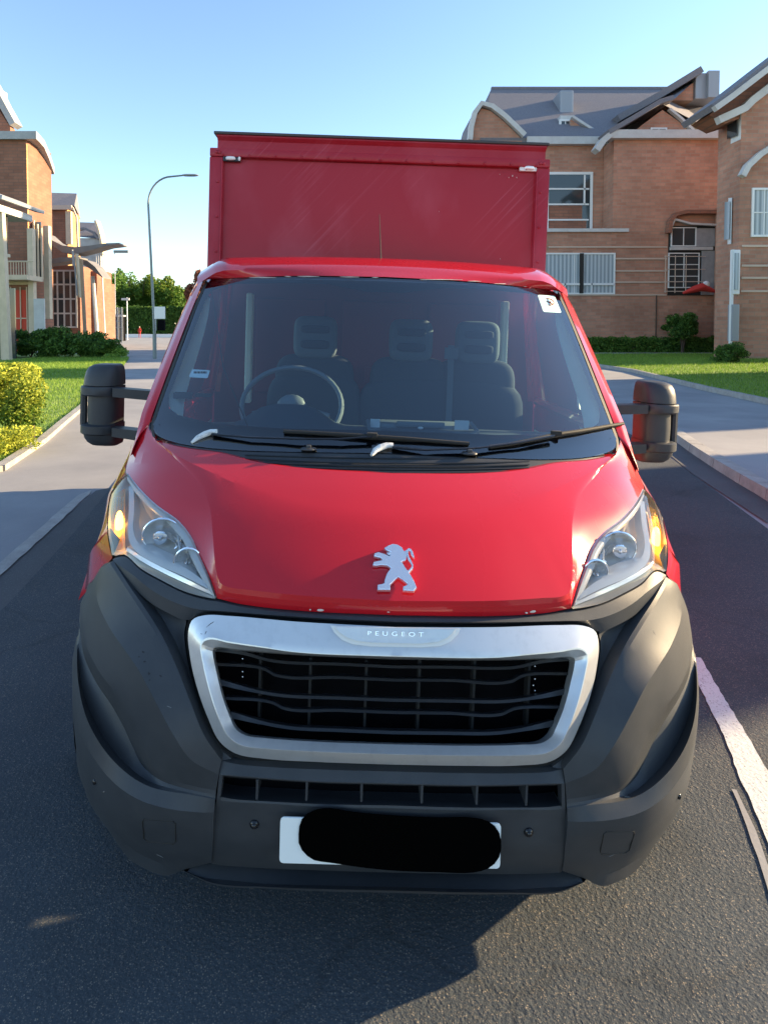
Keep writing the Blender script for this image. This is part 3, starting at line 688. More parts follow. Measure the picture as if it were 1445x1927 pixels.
# roof front header and roof
rf0 = tr([(384, 526, .0), (400, 525, .0), (460, 522, .0), (560, 519, .0), ('c', 521, .0)], N)
def rrow(Y, zc, hw, drop, n=N):
    return xyz([(-hw*math.sin(t*math.pi/2)**.75 if 0 else -hw*(1-s), Y+(.10*(1-s)**2), zc-drop*(1-s)**2-(.06*max(0, (1-s)-.88)/.12 if 1 else 0)) for s, t in [(k/20., k/20.) for k in range(21)]], n)
zt = [hit(740, 523)[2]]
R0 = rrow(1.34, 1.905, .865, .022); R1 = rrow(1.42, 1.945, .885, .022); R2 = rrow(1.55, 1.985, .90, .022); R3 = rrow(1.80, 2.012, .92, .022); R4 = rrow(2.15, 2.015, .93, .022); R5 = rrow(2.2, 1.9, .93, .02)
panel('cab_roof', [loftgrid([rf0, R0, R1, R2, R3, R4, R5], 3)], M['red'], van, fl=.0, angle=50)
for px0, px1, py in ((470, 520, 521), (560, 600, 519), (640, 676, 520), (700, 712, 521), (790, 870, 525), (880, 905, 528), (930, 965, 533), (985, 1010, 538), (536, 548, 519)):
    a, c = hit(px0, py+1, -.003), hit(px1, py+1.5, -.003); b = MB(); b.tube([a, (np.array(a)+c)/2, c], [.0012, .0030, .001], 6, flat=.7); b.build('sealant_mark', M['chip'], van, True)
# wings (red) behind the lamps, over the bumper corner
def wing(sd):
    w1 = tr([(237, 892, .012), (222, 908, .012), (209, 928, .012), (203, 968, .012), (203, 1006, .012), (207, 1030, .012), (212, 1050, .012)], 40)
    w2 = tr([(235, 890, .02), (219, 906, .03), (205, 930, .05), (197, 970, .06), (188, 1010, .06), (170, 1060, .06), (148, 1130, .06)], 40)
    w3p = [(-.99, .98, 1.16), (-1.0, .96, 1.10), (-1.01, .93, 1.02), (-1.015, .88, .96), (-1.015, .80, .88), (-1.01, .72, .80)]
    w3 = xyz(w3p, 40)
    return panel('wing', [loftgrid([w1, w2], 4, bulge=[-.004]), loftgrid([w2, w3], 4)], M['red'], van, sd, fl=0, angle=50)
both(wing)
# cab doors: skin below the waist, window frame, glass, inner trim
def door(sd):
    s = 1 if sd < 0 else -1
    e = bpy.data.objects.new('door', None); link(e, van)
    def hx(z): return .985+.015*math.sin(max(0, z-.3)*1.5) if z < 1.25 else .985-(z-1.25)*.14
    b = MB(); G = []
    for z in np.linspace(.38, 1.25, 10): G.append([(-s*(min(hx(z), limx(y, z))+.0), y, z) for y in (1.22, 1.4, 1.7, 1.98, 2.14)])
    b.grid(G); b.grid([[(-s*(hx(z)-.05), y, z) for y in (1.22, 1.7, 2.14)] for z in (.38, .8, 1.25)]); b.build('door_skin', M['red'], e, True)
    b = MB()
    # frame members around the window opening
    fr = [(-s*(min(hx(z), limx(y, z))-.035), y, z) for y, z in ((1.0, 1.25), (1.22, 1.45), (1.52, 1.70), (1.74, 1.86), (2.0, 1.88), (2.10, 1.7), (2.12, 1.25))]
    b.tube(fr, .026, 8, flat=1.0); b.tube([fr[0], fr[-1]], .026, 8); b.tube([(-s*(limx(1.25, 1.25)-.035), 1.25, 1.25), (-s*(limx(1.25, 1.47)-.035), 1.25, 1.47)], .014, 8)
    b.build('window_frame', M['red'], e, True)
    b = MB(); b.add(fr, [tuple(range(len(fr)))]); b.build('window_glass', M['sideglass'], e)
    b = MB(); G = [[(-s*(min(hx(z), limx(y, z))-.06), y, z) for y in (1.05, 1.5, 2.12)] for z in (.7, 1.0, 1.22)]; b.grid(G); b.box(-s*(.88)-.03, -s*.88+.03, 1.5, 2.0, 1.0, 1.08, bev=.01)
    b.build('door_trim', M['trim'], e)
    b = MB(); b.box(-s*1.0-.012, -s*1.0+.012, 1.92, 2.06, 1.12, 1.16, bev=.005); b.build('door_handle', M['plastic'], e)
    b = MB(); G = []
    for z in np.linspace(.42, 1.24, 8): G.append([(-s*(hx(z)), y, z) for y in (2.14, 2.2, 2.26)])
    b.grid(G); b.tube([(-s*.93, 2.17, 1.25), (-s*.87, 2.16, 1.95)], .045, 8); b.build('rear_pillar', M['red'], e, True)
    return e
both(door)
# inner pillar trims (pale), seen through the glass
for sd in (-1, 1):
    a = tr([(386, 552, .015), (372, 585, .03), (345, 655, .03), (325, 715, .03), (318, 755, .03), (322, 775, .03)], 30)
    c = tr([(396, 562, .05), (392, 595, .10), (375, 660, .13), (358, 715, .14), (348, 755, .13), (345, 785, .12)], 30)
    panel('pillar_trim', [loftgrid([a, c], 4, bulge=[-.01])], M['trim'], van, sd, fl=0)
    # vertical pale belt post further back
    s = 1 if sd < 0 else -1
    b = MB(); b.box(-s*.72-.018, -s*.72+.018, 2.02, 2.08, 1.2, 1.82, bev=.008); b.build('belt_post', M['trim'], van)

# ---- mirrors
def mirror(sd):
    e = bpy.data.objects.new('wing_mirror', None); link(e, van)
    s = -1 if sd < 0 else 1
    cx, w, Y = 1.250, .115, 1.24
    def sec(z, xo, xi, y0, y1):     # rounded section: convex outer front corner
        out = []
        for t in np.linspace(0, math.pi, 9):
            out.append((xo+(xi-xo)*(1-math.cos(t))/2, y0+(y1-y0)*(1-math.sin(t)**.7)))
        return [(s*x, y, z) for x, y in out]+[(s*xi, y1+.06, z), (s*xo, y1+.06, z)]
    zt, zb = 1.493, 1.163
    b = MB(); G = []
    # upper cap
    xo, xi = 1.33, 1.175
    for z, ix, iy in ((1.408, .0, .0), (1.44, .003, .004), (1.465, .010, .012), (1.482, .022, .022), (1.492, .045, .038), (1.494, .07, .06)):
        G.append(sec(z, xo-ix*.9, xi+ix*.35, Y+iy, Y+.08))
    b.grid(G, closed=True); b.add(G[-1], [tuple(range(len(G[-1])))]); b.build('upper_shell', M['plastic'], e, True, 50)
    b = MB(); G = []
    for z, ix, iy in ((1.405, -.006, -.010), (1.400, -.010, -.014), (1.372, -.010, -.014), (1.366, -.006, -.008)):
        G.append(sec(z, xo-ix, xi+ix*.0, Y+iy, Y+.08))
    b.grid(G, closed=True)
    b.add(G[0], [tuple(range(len(G[0])))]); b.add(G[-1], [tuple(range(len(G[-1])))])
    b.add([(s*1.18, Y+.0, 1.402), (s*.93, Y+.0, 1.392), (s*.93, Y+.06, 1.392), (s*1.18, Y+.07, 1.402), (s*1.18, Y+.0, 1.366), (s*.93, Y+.0, 1.352), (s*.93, Y+.06, 1.352), (s*1.18, Y+.07, 1.366)],
          [(0, 1, 2, 3), (4, 5, 6, 7), (0, 1, 5, 4), (3, 2, 6, 7), (0, 3, 7, 4), (1, 2, 6, 5)])
    b.build('upper_arm', M['plastic'], e, True, 40)
    b = MB(); G = []
    for z, ix in ((1.366, .008), (1.30, .006), (1.245, .008)):
        G.append(sec(z, xo-ix-.012, xi+.004, Y+.012, Y+.08))
    b.grid(G, closed=True); b.build('centre_shell', M['plastic'], e, True, 50)
    b = MB(); b.tube([(s*(xo+.004), Y+.07, 1.37), (s*(xo+.004), Y+.07, 1.24)], .016, 8); b.build('outer_rail', M['plastic'], e, True)
    b = MB(); G = []
    for z, ix, iy in ((1.248, .004, .0), (1.243, -.008, -.012), (1.212, -.008, -.012), (1.206, .0, .0)):
        G.append(sec(z, xo-ix, xi, Y+iy, Y+.08))
    b.grid(G, closed=True); b.add(G[0], [tuple(range(len(G[0])))])
    b.add([(s*1.18, Y+.0, 1.240), (s*.93, Y-.02, 1.226), (s*.93, Y+.05, 1.226), (s*1.18, Y+.07, 1.240), (s*1.18, Y+.0, 1.204), (s*.93, Y-.02, 1.180), (s*.93, Y+.05, 1.180), (s*1.18, Y+.07, 1.204)],
          [(0, 1, 2, 3), (4, 5, 6, 7), (0, 1, 5, 4), (3, 2, 6, 7), (0, 3, 7, 4), (1, 2, 6, 5)])
    b.build('lower_arm', M['plastic'], e, True, 40)
    b = MB(); G = []
    for z, ix, iy in ((1.206, .002, .002), (1.190, .006, .006), (1.172, .018, .016), (1.160, .035, .03), (1.156, .055, .05)):
        G.append(sec(z, xo-ix, xi+ix*.2, Y+iy, Y+.08))
    b.grid(G, closed=True); b.add(G[-1], [tuple(range(len(G[-1])))]); b.build('lower_shell', M['blackgloss'] if 0 else M['plastic'], e, True, 50)
    b = MB(); b.box(min(s*1.19, s*1.32), max(s*1.19, s*1.32), Y+.141, Y+.146, 1.18, 1.47); b.build('mirror_glass', M['chrome'], e)
    return e
for o_ in both(mirror):
    for c_ in o_.children:
        for v in c_.data.vertices:
            if abs(v.co.x) > 1.0: v.co.x *= .992
            v.co.z = 1.446+(v.co.z-1.493)*1.075

# ---- aerial
h = onplane(717, 492, 1.62); hb = onplane(714, 404, 1.75)
b = MB(); b.tube([h, (np.array(h)+hb)/2, hb], [.0035, .0022, .0014], 8); b.ell(h, (.012, .016, .008), 12, 8); b.build('aerial', M['rubber'], van, True)

# ---- load box
bx = bpy.data.objects.new('load_box', None); link(bx, van)
BY, BW, BT = 2.33, 1.035, 2.712
tl = onplane(397, 280, BY); trr = onplane(1033, 300, BY)
BL, BR = tl[0], trr[0]; BT = (tl[2]+trr[2])/2; BC = (BL+BR)/2; bw = (BR-BL)/2
b = MB()
G = []
for i in range(24):
    row = []
    for j in range(24):
        u, v = i/23., j/23.; x = BL+.075+(BR-BL-.15)*u; z = .95+(BT-.06-.95)*v
        row.append((x, BY+.012-.006*math.sin(u*math.pi*2.3+1)*math.sin(v*5+.5)-.004*math.sin(u*9)*math.sin(v*3), z))
    G.append(row)
b.grid(G); b.build('front_panel', M['boxred'], bx, True)
b = MB(); b.box(BL, BR, BY+.02, BY+3.1, .75, BT-.01); b.build('box_shell', M['boxred'], bx)
def rivet(b, x, y, z, r=.0075): b.ell((x, y, z), (r, r*.6, r), 10, 6)
for x0, x1, sx in ((BL-.004, BL+.078, -1), (BR-.078, BR+.004, 1)):
    b = MB(); b.box(x0, x1, BY-.012, BY+.06, .8, BT-.052, bev=.008)
    b.box((x0+x1)/2-.004+sx*-.036, (x0+x1)/2+.004+sx*-.036, BY-.017, BY, .8, BT-.055, bev=.002)
    for k in range(12): rivet(b, (x0+x1)/2-sx*.012, BY-.014, BT-.20-k*.21, .009)
    b.build('corner_rail', M['boxred'], bx, True)
b = MB(); b.box(BL-.002, BR+.002, BY-.022, BY+.1, BT-.052, BT+.0, bev=.01)
for k in range(13): rivet(b, BL+.08+k*(BR-BL-.16)/12., BY-.024, BT-.040, .0075)
for x in (BL+.04, BL+.058, BR-.058, BR-.04): rivet(b, x, BY-.024, BT-.028, .011)
b.build('top_rail', M['boxred'], bx, True)
b = MB(); b.prism([(BY-.02, BT-.01), (BY-.02, BT+.042), (BY-.045, BT+.062), (BY-.045, BT+.070), (BY+.1, BT+.070), (BY+.1, BT-.01)], 'x', BL+.045, BR-.03); b.build('top_flange', M['boxred'], bx)
b = MB(); b.box(BL+.028, BR-.018, BY-.058, BY+3.0, BT+.071, BT+.088, bev=.006); b.build('roof_edge', M['gutter'], bx)
def marker(px, py, black):
    h = onplane(px, py, BY-.004); b = MB(); b.box(h[0]-.052, h[0]+.052, h[1]-.010, h[1]+.012, h[2]-.018, h[2]+.018, bev=.005)
    o = b.build('marker_light', M['blackgloss'] if black else M['white'], bx)
    b = MB(); b.ell((h[0]-(.006 if black else -.006), h[1]-.012, h[2]), (.03, .012, .012), 16, 8, pw=.7); b.build('marker_lens', M['white'] if black else M['reflector'], o, True)
    b = MB(); b.ell((h[0]+(.046 if black else -.012), h[1]-.011, h[2]), (.008, .006, .014), 10, 6); b.build('marker_end', M['white'] if black else M['ink'], o, True)
marker(437, 299, True); marker(993, 317, False)
for px, py, r in ((957, 334, .004), (964, 331, .006), (972, 334, .004), (940, 328, .003), (826, 398, .003), (941, 487, .003)):
    h = onplane(px, py, BY-.001); b = MB(); b.ell(h, (r*.5, .003, r), 8, 5); b.build('paint_chip', M['chip'], bx, True)

# ---- chassis and wheels
b = MB(); b.box(-.42, -.34, .5, 5.2, .45, .6); b.box(.34, .42, .5, 5.2, .45, .6); b.box(-.9, .9, .9, 2.3, .40, .46); b.box(-.95, .95, 2.4, 5.4, .6, .76)
b.build('chassis', M['dark'], van)
b = MB(); b.box(-.78, .78, .50, 1.5, .19, .30, bev=.03); b.build('shadow_tray', M['dark'], van)  # unseen tray added under the nose to shape the ground shadow
for sx, y in ((-1, .95), (1, .95), (-1, 4.2), (1, 4.2)):
    e = bpy.data.objects.new('wheel', None); link(e, van); e.location = (sx*.86, y, .335-(-sx)*.028*(-1)); G = []
    e.location.z = .335+sx*.028
    def lathe(prof, nm, m):
        b = MB(); G = []
        for x, r in prof: G.append([(sx*x, r*math.cos(t), r*math.sin(t)) for t in np.linspace(0, 2*math.pi, 36, endpoint=False)])
        b.grid(G, closed=True); return b.build(nm, m, e, True)
    lathe([(-.10, .20), (-.10, .31), (-.08, .335), (.08, .335), (.10, .31), (.10, .20)], 'tyre', M['tyre'])
    lathe([(.08, .205), (.06, .19), (.0, .17), (.03, .10), (.06, .06), (.06, .0)], 'rim', M['steel'])

# ---- cab interior
it = bpy.data.objects.new('cab_interior', None)
b = MB(); G = []
for x in np.linspace(-.86, .86, 40):
    hump = .085*math.exp(-((x+.40)/.17)**4)       # instrument hood on the driver's side
    row = []
    for y, z in ((.78, 1.20), (.95, 1.222), (1.10, 1.235+hump), (1.20, 1.225+hump), (1.26, 1.17+hump*.6), (1.28, 1.02), (1.24, .8)):
        row.append((x, y+.18*x*x*.8, z-.03*x*x))
    G.append(row)
b.grid(G); dash = b.build('dashboard', M['dash'], van, True, 50)
b = MB(); b.box(-.02, .33, 1.12, 1.24, 1.215, 1.25, bev=.012)
b.tube([(-.06, 1.10, 1.262), (-.055, 1.02, 1.235), (.02, .97, 1.228), (.18, .96, 1.228), (.33, .98, 1.228), (.385, 1.04, 1.24), (.37, 1.12, 1.262)], .008, 8)
b.box(.06, .26, 1.10, 1.12, 1.24, 1.262, bev=.005); b.build('dash_tray', M['trimgrey'], dash, True)
b = MB(); b.ell((.155, 1.07, 1.243), (.012, .006, .006), 10, 6); b.box(.30, .36, 1.10, 1.105, 1.235, 1.275); b.box(-.05, -.01, 1.10, 1.105, 1.235, 1.27); b.build('dash_trim', M['bezel'], dash, True)
b = MB(); pts = []; c = Vector((-.40, 1.34, 1.285))
for t in np.linspace(0, 2*math.pi, 40): pts.append(c+Vector((.225*math.cos(t), .215*math.sin(t)*.50, .205*math.sin(t)*.80)))
b.tube(pts, .012, 8); b.ell(c+Vector((0, .0, -.01)), (.07, .03, .06), 16, 8)
for a in (-.3, math.pi+.3, -math.pi/2): b.tube([c, c+Vector((.18*math.cos(a), .18*math.sin(a)*.5, .18*math.sin(a)*.8))], .014, 8)
b.build('steering_wheel', M['trimgrey'], dash, True)
def rbox(b, x0, x1, y0, y1, z0, z1, mi=0): b.ell(((x0+x1)/2, (y0+y1)/2, (z0+z1)/2), ((x1-x0)/2, (y1-y0)/2, (z1-z0)/2), 24, 14, mi, pw=.45)
def seat(x, w, head=(0,)):
    e = bpy.data.objects.new('seat', None); link(e, van); e.location = (x, 1.62, .0)
    b = MB(); rbox(b, -w/2, w/2, -.30, .22, .78, .96); b.build('cushion', M['seat'], e, True)
    b = MB(); rbox(b, -w/2, w/2, .12, .28, .88, 1.40); 
    for h in head: rbox(b, h-.21, h+.21, .14, .27, 1.10, 1.50)
    b.build('backrest', M['seat'], e, True)
    for h in head:
        b = MB(); rbox(b, h-.115, h+.115, .13, .23, 1.475, 1.70); b.build('headrest', M['seatgrey'], e, True)
        b = MB(); rbox(b, h-.075, h+.075, .115, .15, 1.53, 1.575); rbox(b, h-.075, h+.075, .115, .15, 1.61, 1.65); b.build('headrest_pad', M['seat'], e, True)
    return e
seat(-.33, .50); seat(.34, .88, (-.17, .18))
b = MB(); b.box(.355, .385, 1.70, 1.715, 1.15, 1.57); b.box(.335, .405, 1.695, 1.70, 1.50, 1.56, bev=.004); b.build('seat_belt', M['seatgrey'], van)
M['bulk'] = mat('bulkhead_red', (.20, .022, .032), .6)
b = MB(); b.box(-.93, .93, 2.14, 2.16, .5, 1.96); 
for x in (-.5, 0, .5): b.box(x-.2, x+.2, 2.125, 2.14, 1.25, 1.8, bev=.01)
b.box(-.06, .04, 2.10, 2.12, 1.33, 1.42); b.build('bulkhead', M['bulk'], van)
b = MB(); b.box(-.70, .70, 1.62, 2.12, 1.89, 1.90); b.box(-.50, .50, 1.44, 1.54, 1.86, 1.90, bev=.01); b.build('headliner', M['seatgrey'], van)
b = MB(); b.box(-.9, .9, .8, 2.14, .5, .55); b.build('cab_floor', M['dark'], van)
b = MB(); b.tube([hit(398, 545, .03), hit(410, 620, .05), hit(420, 690, .06), hit(440, 740, .06), hit(468, 806, .02)], .0022, 6); b.build('charging_cable', M['rubber'], van, True)
b = MB(); h = hit(345, 745, .06); b.box(h[0]-.04, h[0]+.03, h[1], h[1]+.03, h[2]-.012, h[2]+.012, bev=.004); h2 = hit(382, 745, .08); b.box(h2[0]-.03, h2[0]+.03, h2[1], h2[1]+.02, h2[2]-.004, h2[2]+.008)
b.build('dash_camera', M['rubber'], van, True)
#BG
# ================================================================== the place
def brick(name, c1, c2, mortar, scale=1.0, bw=.60, bh=.20, ms=.022):
    m = bpy.data.materials.new(name); m.use_nodes = True; t = m.node_tree; p = t.nodes['Principled BSDF']; p.inputs['Roughness'].default_value = .85
    ge = _n(t, 'ShaderNodeNewGeometry'); sx = _n(t, 'ShaderNodeSeparateXYZ'); t.links.new(ge.outputs['Position'], sx.inputs[0])
    ad = _n(t, 'ShaderNodeMath', operation='ADD'); t.links.new(sx.outputs[0], ad.inputs[0]); t.links.new(sx.outputs[1], ad.inputs[1])
    cx = _n(t, 'ShaderNodeCombineXYZ'); t.links.new(ad.outputs[0], cx.inputs[0]); t.links.new(sx.outputs[2], cx.inputs[1])
    b = _n(t, 'ShaderNodeTexBrick'); b.inputs['Scale'].default_value = scale; b.inputs['Brick Width'].default_value = bw; b.inputs['Row Height'].default_value = bh
    b.inputs['Mortar Size'].default_value = ms; b.inputs['Color1'].default_value = (*c1, 1); b.inputs['Color2'].default_value = (*c2, 1); b.inputs['Mortar'].default_value = (*mortar, 1)
    b.inputs['Mortar Smooth'].default_value = .3; b.inputs['Bias'].default_value = 0
    t.links.new(cx.outputs[0], b.inputs['Vector'])
    n1 = _n(t, 'ShaderNodeTexNoise'); n1.inputs['Scale'].default_value = .45; n1.inputs['Detail'].default_value = 8; n1.inputs['Roughness'].default_value = .7; t.links.new(ge.outputs['Position'], n1.inputs['Vector'])
    mr = _n(t, 'ShaderNodeMapRange'); mr.inputs[1].default_value = .3; mr.inputs[2].default_value = .7; mr.inputs[3].default_value = .72; mr.inputs[4].default_value = 1.2; t.links.new(n1.outputs[0], mr.inputs[0])
    mu = _n(t, 'ShaderNodeMix', data_type='RGBA', blend_type='MULTIPLY'); mu.inputs[0].default_value = 1
    t.links.new(b.outputs[0], mu.inputs[6]); t.links.new(mr.outputs[0], mu.inputs[7]); t.links.new(mu.outputs[2], p.inputs['Base Color'])
    return m
M['brick'] = brick('orange_brick', (.50, .25, .165), (.40, .185, .12), (.36, .24, .17))
M['brickLit'] = brick('sunlit_ochre_brick', (.52, .30, .12), (.44, .23, .09), (.34, .21, .11))  # for the sunlit side walls, sunlight put into the colour
M['brickD'] = brick('brown_brick', (.30, .13, .08), (.24, .10, .06), (.18, .10, .07))  # brown brick; on the left block fronts it also carries their shade
M['roof'] = mat('slate_roof', (.15, .145, .165), .8, vary=(9, (.20, .19, .205), .35, .7), bump=(30, .5, .03))
M['fascia'] = mat('pale_fascia', (.55, .54, .52), .6, vary=(1.5, (.46, .44, .42), .4, .7))
M['cream'] = mat('cream_render', (.62, .50, .36), .7, vary=(2, (.52, .42, .30), .4, .7))
M['grey'] = mat('grey_metal', (.30, .32, .35), .5, metal=.3)
M['canopy'] = mat('canopy_grey', (.15, .145, .15), .6, vary=(1.2, (.20, .19, .185), .4, .7))
M['fasciaL'] = mat('weathered_grey_edge', (.36, .37, .37), .6, vary=(1.2, (.28, .28, .28), .4, .7))
M['frame'] = mat('window_frame_white', (.74, .74, .72), .5)
M['pane'] = mat('window_pane', (.035, .045, .05), .06, spec=.8)
M['curtain'] = mat('net_curtain', (.42, .45, .46), .9)
def fold_shading(m):  # colour bands stand in for the shading of the curtain folds
    t = m.node_tree; p = t.nodes['Principled BSDF']; ge = _n(t, 'ShaderNodeNewGeometry'); wv = _n(t, 'ShaderNodeTexWave'); wv.inputs['Scale'].default_value = 1.3; wv.inputs['Distortion'].default_value = 2.5; wv.inputs['Detail Scale'].default_value = .4
    mp = _n(t, 'ShaderNodeMapping'); mp.inputs['Scale'].default_value = (1, 1, .12); t.links.new(ge.outputs['Position'], mp.inputs[0]); t.links.new(mp.outputs[0], wv.inputs['Vector'])
    mx_ = _n(t, 'ShaderNodeMix', data_type='RGBA'); mx_.inputs[6].default_value = (.24, .28, .30, 1); mx_.inputs[7].default_value = (.50, .54, .56, 1); t.links.new(wv.outputs[0], mx_.inputs[0]); t.links.new(mx_.outputs[2], p.inputs['Base Color'])
fold_shading(M['curtain'])
M['darkroom'] = mat('dark_recess', (.02, .018, .016), .8)
M['wood'] = mat('brown_post', (.34, .22, .14), .7)
M['redwin'] = mat('red_window_glow', (.55, .05, .02), .7)  # red glow of the ground floor window, put into the colour
M['band'] = mat('cream_band', (.55, .42, .33), .7)
M['concrete'] = mat('concrete', (.33, .33, .33), .8, vary=(3, (.26, .26, .27), .35, .7))
M['kerb'] = mat('kerb_stone', (.36, .35, .33), .8, vary=(5, (.24, .23, .22), .35, .7), bump=(60, .6, .01))
M['metalpole'] = mat('galvanised_pole', (.20, .23, .23), .5, metal=.5)
M['bark'] = mat('bark', (.08, .055, .04), .9, bump=(20, .8, .02))

# ---- ground sheets
def asphalt(name, c1, c2, sc, speck, br=.9, dist=.004, cracks=False):
    m = bpy.data.materials.new(name); m.use_nodes = True; t = m.node_tree; p = t.nodes['Principled BSDF']; p.inputs['Roughness'].default_value = br
    p.inputs['Specular IOR Level'].default_value = .3
    ge = _n(t, 'ShaderNodeNewGeometry')
    vo = _n(t, 'ShaderNodeTexVoronoi'); vo.inputs['Scale'].default_value = sc; t.links.new(ge.outputs['Position'], vo.inputs['Vector'])
    sp = _n(t, 'ShaderNodeSeparateColor'); t.links.new(vo.outputs['Color'], sp.inputs[0])
    po = _n(t, 'ShaderNodeMath', operation='POWER'); po.inputs[1].default_value = 2.2; t.links.new(sp.outputs[0], po.inputs[0])
    ds = _n(t, 'ShaderNodeMapRange'); ds.inputs[1].default_value = .25; ds.inputs[2].default_value = .55; ds.inputs[3].default_value = 1; ds.inputs[4].default_value = 0
    t.links.new(vo.outputs['Distance'], ds.inputs[0])
    pm = _n(t, 'ShaderNodeMath', operation='MULTIPLY'); t.links.new(po.outputs[0], pm.inputs[0]); t.links.new(ds.outputs[0], pm.inputs[1])
    nf = _n(t, 'ShaderNodeTexNoise'); nf.inputs['Scale'].default_value = sc*.45; nf.inputs['Detail'].default_value = 4; t.links.new(ge.outputs['Position'], nf.inputs['Vector'])
    nm = _n(t, 'ShaderNodeMapRange'); nm.inputs[1].default_value = .35; nm.inputs[2].default_value = .68; nm.inputs[3].default_value = .15; nm.inputs[4].default_value = 1.3; t.links.new(nf.outputs[0], nm.inputs[0])
    pn = _n(t, 'ShaderNodeMath', operation='MULTIPLY'); pn.use_clamp = True; t.links.new(pm.outputs[0], pn.inputs[0]); t.links.new(nm.outputs[0], pn.inputs[1])
    mx_ = _n(t, 'ShaderNodeMix', data_type='RGBA'); mx_.inputs[6].default_value = (*c1, 1); mx_.inputs[7].default_value = (*speck, 1); t.links.new(pn.outputs[0], mx_.inputs[0])
    n1 = _n(t, 'ShaderNodeTexNoise'); n1.inputs['Scale'].default_value = .5; n1.inputs['Detail'].default_value = 8; n1.inputs['Roughness'].default_value = .6; t.links.new(ge.outputs['Position'], n1.inputs['Vector'])
    m2 = _n(t, 'ShaderNodeMapRange'); m2.inputs[1].default_value = .35; m2.inputs[2].default_value = .68; t.links.new(n1.outputs[0], m2.inputs[0])
    m3 = _n(t, 'ShaderNodeMix', data_type='RGBA', blend_type='MULTIPLY'); m3.inputs[7].default_value = (*c2, 1)
    t.links.new(m2.outputs[0], m3.inputs[0]); t.links.new(mx_.outputs[2], m3.inputs[6]); t.links.new(m3.outputs[2], p.inputs['Base Color'])
    if cracks:
        def mul(prev, fac, col):
            q = _n(t, 'ShaderNodeMix', data_type='RGBA', blend_type='MULTIPLY'); q.inputs[7].default_value = (*col, 1); t.links.new(fac, q.inputs[0]); t.links.new(prev, q.inputs[6]); return q.outputs[2]
        nd = _n(t, 'ShaderNodeTexNoise'); nd.inputs['Scale'].default_value = 3; t.links.new(ge.outputs['Position'], nd.inputs['Vector'])
        av = _n(t, 'ShaderNodeVectorMath', operation='MULTIPLY_ADD'); av.inputs[1].default_value = (.35, .35, 0); t.links.new(nd.outputs['Color'], av.inputs[0]); t.links.new(ge.outputs['Position'], av.inputs[2])
        vc = _n(t, 'ShaderNodeTexVoronoi'); vc.feature = 'DISTANCE_TO_EDGE'; vc.inputs['Scale'].default_value = .42; t.links.new(av.outputs[0], vc.inputs['Vector'])
        cr_ = _n(t, 'ShaderNodeMapRange'); cr_.inputs[1].default_value = .0015; cr_.inputs[2].default_value = .006; cr_.inputs[3].default_value = .22; cr_.inputs[4].default_value = 0; t.links.new(vc.outputs['Distance'], cr_.inputs[0])
        ns_ = _n(t, 'ShaderNodeTexNoise'); ns_.inputs['Scale'].default_value = 1.6; ns_.inputs['Detail'].default_value = 5; t.links.new(ge.outputs['Position'], ns_.inputs['Vector'])
        st = _n(t, 'ShaderNodeMapRange'); st.inputs[1].default_value = .52; st.inputs[2].default_value = .72; st.inputs[4].default_value = .55; t.links.new(ns_.outputs[0], st.inputs[0])
        sx = _n(t, 'ShaderNodeSeparateXYZ'); t.links.new(ge.outputs['Position'], sx.inputs[0])
        tk = _n(t, 'ShaderNodeMath', operation='SINE'); ml = _n(t, 'ShaderNodeMath', operation='MULTIPLY'); ml.inputs[1].default_value = 3.6; t.links.new(sx.outputs[0], ml.inputs[0]); t.links.new(ml.outputs[0], tk.inputs[0])
        t2 = _n(t, 'ShaderNodeMapRange'); t2.inputs[1].default_value = .2; t2.inputs[2].default_value = 1; t2.inputs[4].default_value = .5; t.links.new(tk.outputs[0], t2.inputs[0])
        o1 = mul(m3.outputs[2], st.outputs[0], (.62, .60, .58)); o2 = mul(o1, t2.outputs[0], (.82, .82, .84)); o3 = mul(o2, cr_.outputs[0], (.25, .25, .25)); t.links.new(o3, p.inputs['Base Color'])
    b = _n(t, 'ShaderNodeBump'); b.inputs['Strength'].default_value = .9; b.inputs['Distance'].default_value = dist
    t.links.new(nf.outputs[0], b.inputs['Height']); t.links.new(b.outputs[0], p.inputs['Normal'])
    return m
M['asphalt'] = asphalt('asphalt', (.054, .068, .082), (.70, .71, .73), 230, (.34, .285, .22), dist=.005, cracks=True)
M['paving'] = asphalt('pale_paving', (.30, .30, .305), (.70, .71, .74), 120, (.36, .36, .36), dist=.001)
M['verge'] = asphalt('worn_edge', (.10, .102, .106), (.7, .7, .7), 150, (.20, .20, .20), dist=.002)
M['linepaint'] = asphalt('road_line_paint', (.60, .64, .64), (.80, .80, .80), 130, (.14, .15, .15), dist=.003)
def grassmat():
    m = mat('grass', (.10, .21, .03), .9, vary=(1.3, (.22, .28, .06), .35, .7)); return m
M['grass'] = grassmat()
def sheet(name, pts, z, m, kind='structure'):
    b = MB(); b.add([(p[0], p[1], z) for p in pts], [tuple(range(len(pts)))]); o = b.build(name, m)
    me = o.data
    if me.polygons[0].normal.z < 0: me.flip_normals()
    return tag(o, kind=kind)
sheet('ground', [(-1500, -300), (1500, -300), (1500, 3000), (-1500, 3000)], -.012, M['paving'])
sheet('road', [(-2.15, -30), (3.35, -30), (3.35, 5.0), (3.95, 7.8), (4.4, 11), (4.2, 14.5), (2.5, 17), (-1, 18.5), (-3.4, 17), (-2.9, 8), (-2.55, 6.2), (-2.3, 4.9), (-2.1, 3.6), (-2.05, 2.5)], -.004, M['asphalt'])
